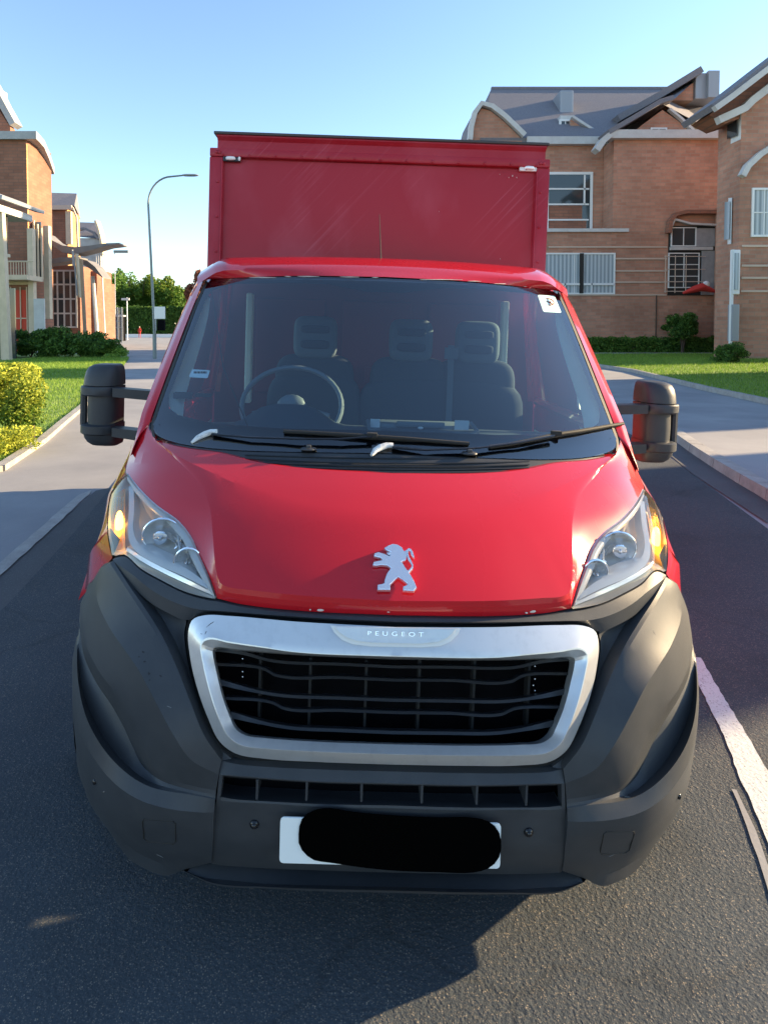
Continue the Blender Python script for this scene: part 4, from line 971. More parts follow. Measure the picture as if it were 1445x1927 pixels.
# worn pale edge beside the kerb on the right, and along the left seam
sheet('road_edge', [gp(1445, 985), gp(1445, 945), gp(1266, 828), gp(1238, 838), gp(1300, 890)], .0, M['verge'])
sheet('road_edge', [(-2.45, -10), (-2.45, 4.2), (-2.68, 6.2), (-2.5, 6.4), (-2.25, 4.9), (-2.05, 3.6), (-2.0, 2.5), (-2.1, -10)], -.008, M['verge'])
# driveway / pavement slab behind the kerb, raised
kl = [gp(1262, 822), gp(1300, 850), gp(1345, 880), gp(1395, 911), gp(1445, 940)]; 
e_ = (kl[-1]-kl[-2]).normalized(); kl.append(kl[-1]+e_*8)
sheet('pavement', [(kl[0].x+.1, kl[0].y+.3)]+[(p.x+.12, p.y+.05) for p in kl]+[(30, kl[-1].y), (30, 10.5), (9, 10.3), (5.2, 10.3)], .088, M['paving'])
b = MB()
for i in range(len(kl)-1):
    a, c = kl[i], kl[i+1]; n_ = max(1, round((c-a).length/.9))
    for k in range(n_):
        p, q = a.lerp(c, k/n_), a.lerp(c, (k+.985)/n_); d = (q-p).normalized(); nn = Vector((-d.y, d.x, 0)); nn = nn if nn.x > 0 else -nn
        v = [p-nn*.03, q-nn*.03, q+nn*.14, p+nn*.14]
        b.add([(x.x, x.y, -.01) for x in v]+[(x.x+nn.x*(.02 if j < 2 else 0), x.y, .105) for j, x in enumerate(v)], [(4, 5, 6, 7), (0, 1, 5, 4), (1, 2, 6, 5), (2, 3, 7, 6), (3, 0, 4, 7)])
tag(b.build('kerb', M['kerb']), kind='structure')
# lane marking near the camera, with a narrow strip beside it
def worn(pts, step=.03, amp=.003):
    out = []
    for a, c in zip(pts, pts[1:]+pts[:1]):
        n = max(1, int((c-a).length/step))
        for k in range(n): p = a.lerp(c, k/n); out.append((p.x+random.uniform(-amp, amp), p.y+random.uniform(-amp, amp)))
    return out
sheet('lane_marking', worn([gp(1308, 1236), gp(1318, 1238), gp(1355, 1302), gp(1400, 1375), gp(1450, 1460), gp(1620, 1740), gp(1650, 2050), gp(1490, 1700), gp(1412, 1505), gp(1393, 1470), gp(1362, 1385), gp(1330, 1320), gp(1311, 1282)]), .0, M['linepaint'])
sheet('lane_edge_strip', worn([gp(1377, 1484), gp(1386, 1486), gp(1420, 1560), gp(1466, 1690), gp(1500, 1800), gp(1480, 1800), gp(1426, 1612)], .05, .003), .0, M['paving'])
sheet('edge_line', worn([gp(-60, 1090), gp(-60, 1140), gp(0, 1083), gp(60, 1030), gp(118, 976), gp(168, 930), gp(172, 922), gp(150, 930), gp(100, 972), gp(50, 1015), gp(0, 1060)], .10, .006), .0, M['kerb'])
# lawns
lg = [gp(240, 668), gp(243, 676), gp(225, 700), gp(200, 718), gp(155, 768), gp(120, 797), gp(80, 832), gp(0, 885), (-6.0, 3.5), (-30, 3.5), (-60, 38), (-20, 39)]
sheet('lawn', lg, .02, M['grass'])
rg = [gp(1118, 669.5), gp(1122, 690), gp(1190, 700), gp(1250, 715), gp(1330, 735), gp(1445, 760), gp(1560, 792), (40, 10.6), (60, 35.9), (26, 35.9)]
sheet('lawn', rg, .10, M['grass'])
b = MB()
def edging(pts, w, z, m, name='kerb'):
    b = MB()
    for a, c in zip(pts[:-1], pts[1:]):
        d = (c-a).normalized(); nn = Vector((-d.y, d.x, 0))*w/2
        v = [a-nn, c-nn, c+nn, a+nn]; b.add([(x.x, x.y, -.01) for x in v]+[(x.x, x.y, z) for x in v], [(4, 5, 6, 7), (0, 1, 5, 4), (1, 2, 6, 5), (2, 3, 7, 6), (3, 0, 4, 7)])
    return tag(b.build(name, m), kind='structure')
edging([Vector((p[0], p[1], 0)) for p in lg[2:9]], .12, .06, M['kerb'])
edging([Vector((p[0], p[1], 0)) for p in rg[1:7]], .12, .115, M['kerb'])
# path and low white kerb in front of the right hand hedge
tag(MB().box(X(1110, 36.5), 45, 36.0, 37.1, 0, .13).build('path', M['concrete']), kind='structure')
tag(MB().box(X(190, 100), X(420, 100), 100, 100.6, 0, .55).build('white_wall', M['frame']), 'long low white wall at the far end of the road', 'wall')

# ---- leaves
def leafmat(name, c1, c2, sc):
    m = bpy.data.materials.new(name); m.use_nodes = True; t = m.node_tree; p = t.nodes['Principled BSDF']; p.inputs['Roughness'].default_value = .6
    p.inputs['Specular IOR Level'].default_value = .25
    at_ = _n(t, 'ShaderNodeAttribute'); at_.attribute_name = 'tint'
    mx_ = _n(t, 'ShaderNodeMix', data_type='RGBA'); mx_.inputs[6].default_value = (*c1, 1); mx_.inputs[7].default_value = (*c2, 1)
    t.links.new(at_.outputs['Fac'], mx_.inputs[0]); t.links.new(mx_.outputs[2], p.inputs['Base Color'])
    tr_ = _n(t, 'ShaderNodeBsdfTranslucent'); t.links.new(mx_.outputs[2], tr_.inputs[0]); ms = _n(t, 'ShaderNodeMixShader'); ms.inputs[0].default_value = .3
    o = t.nodes['Material Output']; t.links.new(p.outputs[0], ms.inputs[1]); t.links.new(tr_.outputs[0], ms.inputs[2]); t.links.new(ms.outputs[0], o.inputs[0])
    return m
M['leafdark'] = leafmat('dark_leaves', (.035, .09, .018), (.14, .26, .045), 1)
M['leafmid'] = leafmat('green_leaves', (.05, .13, .02), (.17, .29, .05), 1)
M['leafyel'] = leafmat('yellow_green_leaves', (.07, .15, .018), (.47, .50, .06), 1)
M['leafred'] = leafmat('russet_leaves', (.16, .05, .03), (.34, .14, .08), 1)
M['blade'] = leafmat('grass_blades', (.09, .20, .025), (.28, .40, .06), 1)
def leaves(name, pts, size, m, parent=None, up=.3, tintf=None, asp=.55):
    n = len(pts); P = np.asarray(pts); a = rng.normal(size=(n, 3)); a[:, 2] += 0; a /= np.linalg.norm(a, axis=1)[:, None]
    c = rng.normal(size=(n, 3)); c[:, 2] += up; bb = np.cross(a, c); bb /= np.linalg.norm(bb, axis=1)[:, None]
    s = size*rng.uniform(.6, 1.35, n)[:, None]
    v = np.stack([P-a*s, P+bb*s*asp, P+a*s, P-bb*s*asp], 1).reshape(-1, 3)
    me = bpy.data.meshes.new(name); me.vertices.add(4*n); me.vertices.foreach_set('co', v.ravel().astype(np.float32))
    me.loops.add(4*n); me.loops.foreach_set('vertex_index', np.arange(4*n, dtype=np.int32))
    me.polygons.add(n); me.polygons.foreach_set('loop_start', np.arange(0, 4*n, 4, dtype=np.int32)); me.polygons.foreach_set('loop_total', np.full(n, 4, np.int32))
    me.update(calc_edges=True); at_ = me.attributes.new('tint', 'FLOAT', 'FACE')
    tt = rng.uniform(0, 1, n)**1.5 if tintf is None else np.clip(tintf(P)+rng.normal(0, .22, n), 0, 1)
    at_.data.foreach_set('value', tt.astype(np.float32)); me.materials.append(m); me.validate()
    return link(bpy.data.objects.new(name, me), parent)
def blob(c, r, n, shell=.45):
    d = rng.normal(size=(n, 3)); d /= np.linalg.norm(d, axis=1)[:, None]; q = rng.uniform(0, 1, n)**shell
    return np.array(c)+d*np.array(r)*q[:, None]
def clumpy(c, r, k, n, cr=.35, shell=.5):
    cs = blob(c, np.array(r)*(1-cr*.6), k, .5); out = []
    for q in cs: out.append(blob(q, np.array(r)*cr*rng.uniform(.6, 1.2), n//k, shell))
    return np.concatenate(out)
def shrub(name, label, cat, c, r, k, n, size, m, group=None, tintf=None, stems=True, cr=.35):
    e = empty(name, (c[0], c[1], 0), label, cat, group); P = clumpy((0, 0, c[2]), r, k, n, cr); P = P[P[:, 2] > .02]
    leaves('foliage', P, size, m, e, tintf=tintf)
    if stems:
        b = MB()
        for i in range(5):
            a = rng.uniform(0, 6.28); b.tube([(0, 0, 0), (math.cos(a)*r[0]*.2, math.sin(a)*r[1]*.2, c[2]*.6), (math.cos(a)*r[0]*.5, math.sin(a)*r[1]*.5, c[2]*1.1)], [.03, .02, .008], 6)
        b.build('stem', M['bark'], e, True)
    return e
# clipped yellow hedge, left edge
def hedge(name, label, x0, x1, y0, y1, h, n, size, m, rough=.12, group=None, tintf=None, cat='hedge'):
    e = empty(name, ((x0+x1)/2, (y0+y1)/2, 0), label, cat, group); out = []
    cx, cy = (x1-x0)/2, (y1-y0)/2
    while sum(len(o) for o in out) < n:
        p = rng.uniform(-1, 1, (n, 3)); p[:, 2] = rng.uniform(0, 1, n)
        d = np.maximum(np.maximum(np.abs(p[:, 0])*cx-cx, np.abs(p[:, 1])*cy-cy), p[:, 2]*h-h)
        q = p[d > -.22]; q = q*np.array([cx, cy, h])
        bump = rough*np.sin(q[:, 0]*3.1+1)*np.sin(q[:, 1]*2.7)+rough*.6*np.sin(q[:, 0]*7.3+q[:, 2]*5)
        q[:, 2] *= 1+bump/h; q[:, 0] *= 1+.06*np.sin(q[:, 2]*6); q = q+rng.normal(0, .04, q.shape); out.append(q)
    P = np.concatenate(out)[:n]; P[:, 2] = np.abs(P[:, 2])
    rr = np.minimum(1, (np.abs(P[:, 0])/cx)**4+(P[:, 2]/h)**4*.8); P[:, 2] *= 1-.12*rr
    leaves('foliage', P, size, m, e, tintf=tintf)
    b = MB()
    for i in range(4):
        xx = -cx*.7+cx*1.4*i/3; b.tube([(xx, 0, 0), (xx+.03, 0, h*.5), (xx-.03, .05, h*.85)], [.03, .022, .01], 6)
    b.build('stem', M['bark'], e, True)
    return e
hg = gp(50, 845)
b0 = empty('clipped_hedge', (-4.95, 8.9, 0), 'bright yellow green clipped hedge at the left edge of the lawn', 'hedge')
P = np.concatenate([clumpy((-.75, .2, .68), (1.05, .8, .68), 34, 30000, .40, .4), clumpy((-.5, .1, .95), (.75, .6, .30), 14, 12000, .45, .4), clumpy((.20, -.1, .48), (.38, .5, .46), 10, 6000, .5, .4)])
P[:, 2] = np.where(P[:, 2] > 1.22, 1.22-(P[:, 2]-1.22)*.4, P[:, 2]); P = P[P[:, 2] > 0]
leaves('foliage', P, .024, M['leafyel'], b0, tintf=lambda P: (P[:, 2]-.25)*.95)  # leaves yellow with height: sunlight on the top put into the tint
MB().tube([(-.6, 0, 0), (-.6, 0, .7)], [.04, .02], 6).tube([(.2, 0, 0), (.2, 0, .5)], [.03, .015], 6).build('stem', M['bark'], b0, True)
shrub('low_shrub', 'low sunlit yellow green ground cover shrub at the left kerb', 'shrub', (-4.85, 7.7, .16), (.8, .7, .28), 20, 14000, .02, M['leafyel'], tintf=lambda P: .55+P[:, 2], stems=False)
# dark shrub row in front of the left buildings
xs = [X(8, 34), X(52, 33.5), X(98, 33), X(140, 33), X(178, 33.5), X(208, 35)]
for i, (x, h, mm, lab) in enumerate(zip(xs, (1.25, 1.45, 1.5, 1.4, 1.3, .95), ('leafmid', 'leafdark', 'leafdark', 'leafdark', 'leafdark', 'leafmid'),
        ('green shrub at the left end of the dark shrub row', 'dark green shrub below the balcony of the tall brick block', 'dark shrub in front of the blue grey column', 'dark shrub in front of the gridded glazing',
         'dark shrub behind the slanted brown post', 'low light green shrub tapering off at the right end of the row'))):
    shrub('shrub', lab, 'shrub', (x, 33.2+(i % 2)*.6, h*.52), (1.45, 1.1, h*.62), 26, 9000, .075, M[mm], 'shrubs in front of the left hand buildings')
shrub('low_shrub', 'low grassy mound right of the dark shrub row beside the road', 'shrub', (X(222, 33.5), 33, .25), (1.2, 1.2, .35), 12, 3000, .05, M['blade'], stems=False)

# hedges on the right
for i, (a, c, lab) in enumerate(((1085, 1250, 'low green hedge below the recessed wall and lower window'), (1250, 1350, 'low dark hedge below the corner window'), (1350, 1475, 'low green hedge at the foot of the gabled house'))):
    hedge('low_hedge', lab, X(a, 37.8), X(c, 37.8)-.1, 37.3, 38.2, 1.10, 9000, .07, M['leafmid' if i != 1 else 'leafdark'], .14, 'low hedges along the right hand buildings')
e = shrub('round_shrub', 'round dark green bush on a short trunk against the brick wall', 'shrub', (X(1284, 37), 37.0, 1.75), (1.30, 1.1, .85), 22, 9000, .075, M['leafdark'])
MB().tube([(0, 0, 0), (.05, 0, .6), (0, 0, 1.3)], [.10, .08, .05], 8).build('trunk', M['bark'], e, True)
shrub('climber', 'thin pale climbing plant on the brick wall behind the round bush', 'plant', (X(1290, 38.6), 38.6, 1.9), (2.0, .25, .95), 14, 1300, .06, M['leafmid'])
shrub('shrub', 'small green bush on the lawn in front of the gabled house', 'shrub', (X(1376, 27), 27, .52), (.95, .8, .62), 16, 6000, .05, M['leafdark'])

# trees at the far end of the road
def tree(name, label, x, y, h, w, m, n=9000, group=None, size=.26, tintf=None, trunk=.35):
    e = empty(name, (x, y, 0), label, 'tree', group)
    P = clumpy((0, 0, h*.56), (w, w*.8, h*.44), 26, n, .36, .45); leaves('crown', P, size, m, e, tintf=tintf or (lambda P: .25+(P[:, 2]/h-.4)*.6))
    b = MB(); b.tube([(0, 0, 0), (.1, 0, h*.3), (0, .1, h*.7)], [.28, .2, .06], 8)
    for i in range(6):
        a = i*1.05; b.tube([(.05, 0, h*(.25+.05*i)), (math.cos(a)*w*.35, math.sin(a)*w*.3, h*(.45+.05*i)), (math.cos(a)*w*.65, math.sin(a)*w*.5, h*(.6+.05*i))], [.10, .06, .02], 6)
    b.build('trunk', M['bark'], e, True); return e
for i, (px, d, top, wpx, mm, lab) in enumerate((
    (212, 118, 512, 24, 'leafmid', 'leftmost green tree beside the last low building'), (240, 124, 498, 26, 'leafmid', 'tall green tree left of the lamp post'),
    (268, 120, 503, 24, 'leafyel', 'sunlit yellow topped tree just left of the lamp post'), (300, 128, 520, 26, 'leafdark', 'dark green tree directly behind the lamp post'),
    (322, 118, 509, 28, 'leafyel', 'yellow green tree right of the lamp post'), (346, 124, 522, 26, 'leafmid', 'green tree between the yellow tree and the russet tree'),
    (384, 110, 500, 24, 'leafred', 'russet leaved tree showing beside the cab roof'), (425, 126, 520, 40, 'leafmid', 'green tree hidden mostly by the van cab'))):
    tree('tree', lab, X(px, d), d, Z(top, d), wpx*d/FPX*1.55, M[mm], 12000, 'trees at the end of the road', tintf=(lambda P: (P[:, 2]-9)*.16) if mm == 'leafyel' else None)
hedge('undergrowth_hedge', 'dark green undergrowth below the far trees', X(190, 112), X(480, 112), 110, 113, 5.6, 34000, .26, M['leafdark'], .5)

# ---- street lamp
def lamp(px, py_base, d, top, arm, label, head=True):
    x = X(px, d); e = empty('street_lamp', (x, d, 0), label, 'street lamp'); h = Z(top, d)
    lean = (X(281, d)-X(291, d))*.9 if arm > 2 else 0
    b = MB(); b.tube([(0, 0, 0), (0, 0, 1.3)], .10, 12); pts = [(0, 0, 1.2), (lean*.5, 0, h*.5), (lean, 0, h*.84)]
    for t in np.linspace(0, math.pi/2, 10)[1:]: pts.append((lean+(1-math.cos(t))*arm*.55, 0, h*.84+math.sin(t)*h*.145))
    pts.append((lean+arm*.88, 0, h*.993)); b.tube(pts, [.075, .065, .055]+[.045]*9+[.04], 10); b.build('post', M['metalpole'], e, True)
    b = MB(); b.ell((lean+arm*.98, 0, h*.992), (arm*.20, .15, .06), 16, 8, pw=.8); b.build('lamp_head', M['grey'], e, True)
    return e
lamp(291, 675, 32.4, 327, 2.25, 'tall curved street lamp beside the road left of the van')
e = empty('street_lamp', (X(218, 78), 78, 0), 'distant street lamp with a small flat head above the last canopy', 'street lamp')
b = MB(); b.tube([(0, 0, 0), (0, 0, Z(474, 78))], .05, 8); b.build('post', M['grey'], e, True)
b = MB(); b.box(-.1, 1.75, -.15, .15, Z(476, 78), Z(471, 78), bev=.05); b.build('lamp_head', M['metalpole'], e)
e = empty('street_sign', (X(300, 32), 32.1, 0), 'white notice board over a black box fixed to the lamp post', 'sign')
b = MB(); b.box(-.28, .28, -.03, .03, Z(600, 32), Z(577, 32), bev=.01); b.build('board', M['frame'], e)
b = MB(); b.box(-.10, .26, -.12, .12, Z(622, 32), Z(602, 32), bev=.02); b.build('box', M['dark'], e)
b = MB(); b.tube([(-.2, 0, Z(622, 32)), (-.2, 0, Z(578, 32))], .03, 8); b.build('bracket', M['grey'], e)
e = empty('pole', (X(240, 80), 80, 0), 'slim white pole in front of the far trees', 'pole')
b = MB(); b.tube([(0, 0, 0), (0, 0, Z(560, 80))], .07, 8); b.build('shaft', M['frame'], e); b = MB(); b.box(-.7, .3, -.1, .1, Z(565, 80), Z(561, 80)); b.build('cap', M['fascia'], e)

# ---- a far pedestrian
def person(x, y, label, shirt, hair, pale=False):
    e = empty('person', (x, y, 0), label, 'person')
    me = bpy.data.meshes.new('body'); J = [(0,0,.95),(0,0,1.2),(0,0,1.42),(0,0,1.52),(0,0,1.66),(-.09,0,.92),(-.11,-.03,.5),(-.12,0,.05),(-.12,-.14,.03),(.09,0,.92),(.11,-.05,.5),(.12,.05,.05),(.12,-.09,.03),
        (-.19,0,1.40),(-.24,-.02,1.13),(-.2,-.18,.98),(.19,0,1.40),(.25,0,1.13),(.24,-.15,.95)]
    E = [(0,1),(1,2),(2,3),(3,4),(0,5),(5,6),(6,7),(7,8),(0,9),(9,10),(10,11),(11,12),(2,13),(13,14),(14,15),(2,16),(16,17),(17,18)]
    RR = [.14,.13,.15,.055,.10,.09,.06,.04,.035,.09,.06,.04,.035,.06,.045,.035,.06,.045,.035]
    me.from_pydata(J, E, []); o = link(bpy.data.objects.new('body', me), e); sk = o.modifiers.new('s', 'SKIN')
    for v, r in zip(me.skin_vertices[0].data, RR): v.radius = (r, r*.8)
    me.skin_vertices[0].data[0].use_root = True; o.modifiers.new('u', 'SUBSURF').levels = 1
    me.materials.append(shirt); b = MB(); b.ell((0, .01, 1.69), (.10, .11, .12), 12, 8); b.build('hair', hair, e, True); return e
M['redcloth'] = mat('red_cloth', (.55, .04, .03), .9); M['skin'] = mat('pale_hair', (.6, .45, .33), .8)
person(X(263, 97), 97, 'distant person with pale hair in red clothes near the low white wall', M['redcloth'], M['skin'])

# ---- buildings: helpers
def win(e, x0, x1, y, z0, z1, nx=2, nz=2, pane=None, fr=.10, dep=.18, name='window', bar=.05, frame=None):
    """window in a wall facing the road (front plane y); frame proud, pane set back"""
    b = MB(); F0 = y-.06; F1 = y+.05
    b.box(x0, x1, F0, F1, z0, z0+fr).box(x0, x1, F0, F1, z1-fr, z1).box(x0, x0+fr, F0, F1, z0+fr, z1-fr).box(x1-fr, x1, F0, F1, z0+fr, z1-fr)
    for i in range(1, nx): xx = x0+(x1-x0)*i/nx; b.box(xx-bar/2, xx+bar/2, F0+.015, F1, z0+fr, z1-fr)
    for k in range(1, nz): zz = z0+(z1-z0)*k/nz; b.box(x0+fr, x1-fr, F0+.022, F1, zz-bar/2, zz+bar/2)
    w_ = b.build(name, frame or M['frame'], e); p = MB(); p.box(x0+fr*.5, x1-fr*.5, y-.012, y-.004, z0+fr*.5, z1-fr*.5); p.build('pane', pane or M['pane'], w_); return w_
def slab(b, pts_xz, y0, y1, th):
    """thick sheet following a polyline in x-z, extruded along y"""
    P = [Vector((p[0], 0, p[1])) for p in pts_xz]; up = []
    for i, p in enumerate(P):
        t = (P[min(i+1, len(P)-1)]-P[max(i-1, 0)]).normalized(); n = Vector((-t.z, 0, t.x)); up.append(p+n*th)
    poly = [(p.x, p.z) for p in P]+[(p.x, p.z) for p in reversed(up)]
    k = len(P); v = [(p.x, y, p.z) for y in (y0, y1) for p in P]+[(p.x, y, p.z) for y in (y0, y1) for p in up]
    f = []
    for i in range(k-1):
        f += [(i, i+1, k+i+1, k+i), (2*k+i, 2*k+i+1, 3*k+i+1, 3*k+i), (i, i+1, 2*k+i+1, 2*k+i), (k+i, k+i+1, 3*k+i+1, 3*k+i)]
    f += [(0, k, 3*k, 2*k), (k-1, 2*k-1, 4*k-1, 3*k-1)]
    return b.add(v, f)
def house(name, label, **k): return empty(name, (0, 0, 0), label, 'building', k.get('group'))

# ================= right: long brick block (R1), wall 40 m away
D = 40.0; e = house('brick_block', 'long orange brick block with grey slate roof behind the van on the right')
zg = Z(273, D); zl = Z(262, D)
xa, xb, xc_, xd = X(880, D), X(1131, D), X(1163, D), X(1352, D)
b = MB(); b.box(xa, xb-.01, D, D+11, 0, zg).box(xb, xd+1.5, D+.01, D+11, 0, zg-.1); b.box(xb, xd+1.5, D-1.6, D-.0, 0, zg-.1)
b.build('wall', M['brick'], e)
b = MB(); b.box(X(985, D), xb+.5, D-.45, D+.1, zg-.05, zg+.42); b.box(xb-.3, xd+1.5, D-2.0, D-1.2, zg-.15, zg+.36)
slab(b, [(X(1101, D), Z(302, D)), (X(1112, D), Z(285, D)), (X(1132, D), Z(268, D))], D-2.05, D-1.3, .35); b.build('gutter', M['fascia'], e)
# main roof slope
zr = Z(167, 46.5)
b = MB(); v = [(X(905, D)-.2, D-.3, zg+.35), (xd+4, D-.3, zg+.35), (X(1262, 46.5), 46.5, zr), (X(921, 46.5), 46.5, zr)]
v += [(p[0], p[1]+.1, p[2]-.3) for p in v]; v += [(xd+4, D+11, zg), (xa, D+11, zg)]
b.add(v[:8], [(0, 1, 2, 3), (4, 7, 6, 5), (0, 4, 5, 1), (1, 5, 6, 2), (2, 6, 7, 3), (3, 7, 4, 0)])
b.add([v[3], v[2], v[8], v[9]], [(0, 1, 2, 3)]); b.add([v[0], v[3], (xa, D+11, zg), (xa, D, zg)], [(0, 1, 2, 3)])
b.box(X(921, 46.5), X(1262, 46.5), 46.4, 46.7, zr-.05, zr+.12); b.build('roof', M['roof'], e)
# left gable with curved barge board
gx = [(884, 264), (886, 240), (892, 215), (902, 200), (918, 205), (940, 222), (962, 243), (977, 258)]
b = MB(); pg = [(X(p, D), Z(q+6, D)) for p, q in gx]+[(X(977, D), zg-.1), (X(884, D), zg-.1)]; b.prism(pg, 'y', D-.25, D+2); b.build('gable_wall', M['brick'], e)
b = MB(); slab(b, [(X(p, D), Z(q+4, D)) for p, q in gx], D-.6, D-.2, .30); b.build('barge_board', M['fascia'], e)
b = MB(); slab(b, [(X(p-1, D), Z(q, D)) for p, q in gx], D-.2, D+4, .14); b.build('gable_roof', M['roof'], e)
# roof window with vent shaft, small gable beside
b = MB(); b.box(X(1045, 42), X(1071, 42), 41.5, 44.0, Z(258, 42), Z(222, 42)); b.build('dormer', M['fascia'], e)
win(e, X(1047, 41.5), X(1070, 41.5), 41.45, Z(257, 41.5), Z(225, 41.5), 2, 1, fr=.14)
b = MB(); b.box(X(1045, 43.5), X(1070, 43.5), 43.0, 44.8, Z(228, 43.5), Z(174, 43.5), bev=.12); b.build('vent_shaft', M['grey'], e)
b = MB(); b.prism([(X(1071, 41), Z(222, 41)), (X(1090, 41), Z(236, 41)), (X(1128, 41), Z(258, 41)), (X(1128, 41), Z(262, 41)), (X(1071, 41), Z(262, 41))], 'y', 41.2, 43); b.build('dormer_gable', M['brick'], e)
b = MB(); slab(b, [(X(1070, 41), Z(221, 41)), (X(1090, 41), Z(234, 41)), (X(1126, 41), Z(257, 41))], 40.9, 41.2, .16); b.build('dormer_barge', M['fascia'], e)
# crossing roof with the tall monopitch and its grey tower
b = MB(); slab(b, [(X(1130, 39), Z(262, 39)), (X(1180, 39), Z(232, 39)), (X(1222, 39), Z(206, 39)), (X(1245, 39), Z(199, 39))], 37.9, 41.5, .28)
slab(b, [(X(1150, 42), Z(236, 42)), (X(1225, 42), Z(193, 42)), (X(1300, 42), Z(146, 42))], 41.0, 44.5, .42)
b.add([(X(1128, 39), 38.6, Z(263, 39)), (X(1222, 39), 38.6, Z(206, 39)), (X(1245, 39), 38.6, Z(200, 39)), (X(1300, 42.5), 42.5, Z(150, 42.5)), (X(1150, 42.5), 42.5, Z(238, 42.5))], [(0, 1, 2, 3, 4)])
b.add([(X(1232, 39), 38.4, Z(203, 39)), (X(1348, 39), 38.4, Z(265, 39)), (X(1352, 45), 45, Z(188, 45)), (X(1300, 45), 45, Z(176, 45)), (X(1262, 44), 44, Z(188, 44))], [(0, 1, 2, 3, 4)])
b.add([(X(1300, 45), 45, Z(176, 45)), (X(1352, 45), 45, Z(188, 45)), (X(1352, 49), 49, Z(250, 49)), (X(1300, 49), 49, Z(250, 49))], [(0, 1, 2, 3)])
b.build('cross_roof', M['roof'], e)
b = MB(); b.prism([(X(1170, 39), Z(262, 39)), (X(1195, 39), Z(240, 39)), (X(1232, 39), Z(212, 39)), (X(1262, 39), Z(233, 39)), (X(1290, 39), Z(262, 39))], 'y', 38.5, 41); 
b.prism([(X(1240, 42), Z(193, 42)), (X(1290, 42), Z(160, 42)), (X(1290, 42), Z(193, 42))], 'y', 41.6, 44); b.build('cross_gable', M['brick'], e)
b = MB(); slab(b, [(X(1240, 39), Z(214, 39)), (X(1262, 39), Z(232, 39)), (X(1288, 39), Z(257, 39))], 38.2, 38.5, .14); b.build('cross_barge', M['fascia'], e)
win(e, X(1217, 38.5), X(1247, 38.5), 38.45, Z(263, 38.5), Z(241, 38.5), 2, 1, fr=.08)
b = MB(); b.box(X(1291, 42), X(1329, 42), 41.4, 44, Z(192, 42), Z(144, 42), bev=.05); b.box(X(1310, 42), X(1330, 42), 41.1, 41.4, Z(192, 42), Z(143, 42)); b.build('roof_tower', M['grey'], e)
# windows and bands in the recessed wall
w1 = win(e, X(1024, D), X(1111, D), D-.02, Z(440, D), Z(324, D), 1, 1, fr=.17)
b = MB(); 
for q in (356, 385, 414): b.box(X(1028, D), X(1104, D), D-.10, D-.03, Z(q+1.5, D), Z(q-1.5, D))
b.box(X(1094, D), X(1097, D), D-.10, D-.03, Z(385, D), Z(330, D)); b.build('glazing_bar', M['frame'], w1)
b = MB(); b.box(X(1028, D), X(1092, D), D-.035, D-.02, Z(412, D), Z(387, D)).box(X(1028, D), X(1100, D), D-.035, D-.02, Z(437, D), Z(416, D)); b.build('spandrel', M['brickD'], w1)
b = MB(); b.box(X(985, D), xb+.95, D-1.75, D+.0, Z(444, D), Z(438, D)); b.build('ledge', M['fascia'], e)
w2 = win(e, X(1016, D), X(1155, D), D-1.66 if 0 else D-.02, Z(554, D), Z(474, D), 1, 1, pane=M['curtain'], fr=.10) if 0 else None
w2 = win(e, X(1002, D-1.6), X(1155, D-1.6), D-1.62, Z(554, D-1.6), Z(476, D-1.6), 2, 1, pane=M['curtain'], fr=.10)
b = MB(); b.box(X(985, D), xb-.005, D-1.6, D-.005, 0, Z(444, D)-.005); b.build('bay_wall', M['brick'], e)
b = MB(); b.box(X(1088, D-1.6), X(1095, D-1.6), D-1.75, D-1.66, Z(552, D-1.6), Z(477, D-1.6)); b.build('mullion', M['darkroom'], w2)
b = MB(); b.box(X(1030, D-1.6), X(1152, D-1.6), D-1.73, D-1.66, Z(537, D-1.6), Z(533, D-1.6))
b.box(X(1060, D-1.6), X(1062, D-1.6), D-1.73, D-1.66, Z(552, D-1.6), Z(533, D-1.6)).box(X(1110, D-1.6), X(1112, D-1.6), D-1.73, D-1.66, Z(552, D-1.6), Z(533, D-1.6)); b.build('glazing_bar', M['frame'], w2)
for q in (465, 487, 510, 531, 555):
    b = MB(); b.box(X(1030 if q in (465, 555) else 1156, D-1.6), X(1252, D-1.6), D-1.66, D-1.6, Z(q+1.3, D-1.6), Z(q-1.3, D-1.6)); b.build('string_course', M['band'], e)
# corner window under a brick arch, recess shade drawn as a flat dark sheet
y_ = D-1.6
b = MB(); b.box(X(1254, y_), X(1344, y_), y_-.03, y_-.01, Z(556, y_), Z(425, y_)); b.build('recess_shade', M['darkroom'], e)
b = MB(); ar = [(1254, 440), (1256, 418), (1264, 408), (1282, 404), (1345, 404)]
slab(b, [(X(p, y_), Z(q, y_)) for p, q in ar], y_-.45, y_-.03, .22); b.build('arch', M['brickD'], e)
b = MB(); slab(b, [(X(1256, y_), Z(430, y_)), (X(1262, y_), Z(416, y_)), (X(1290, y_), Z(424, y_)), (X(1345, y_), Z(427, y_))], y_-.35, y_-.05, .12)
b.box(X(1256, y_), X(1335, y_), y_-.2, y_-.05, Z(471, y_), Z(465, y_)); b.build('awning', M['fascia'], e)
win(e, X(1258, y_), X(1305, y_), y_-.05, Z(464, y_), Z(428, y_), 2, 1, fr=.06)
win(e, X(1254, y_), X(1312, y_), y_-.05, Z(542, y_), Z(476, y_), 2, 3, fr=.06)
b = MB(); b.box(X(1305, y_), X(1342, y_), y_-.12, y_-.04, Z(464, y_), Z(430, y_)).box(X(1316, y_), X(1342, y_), y_-.12, y_-.04, Z(555, y_), Z(472, y_)); b.build('infill_panel', M['concrete'], e)
b = MB(); 
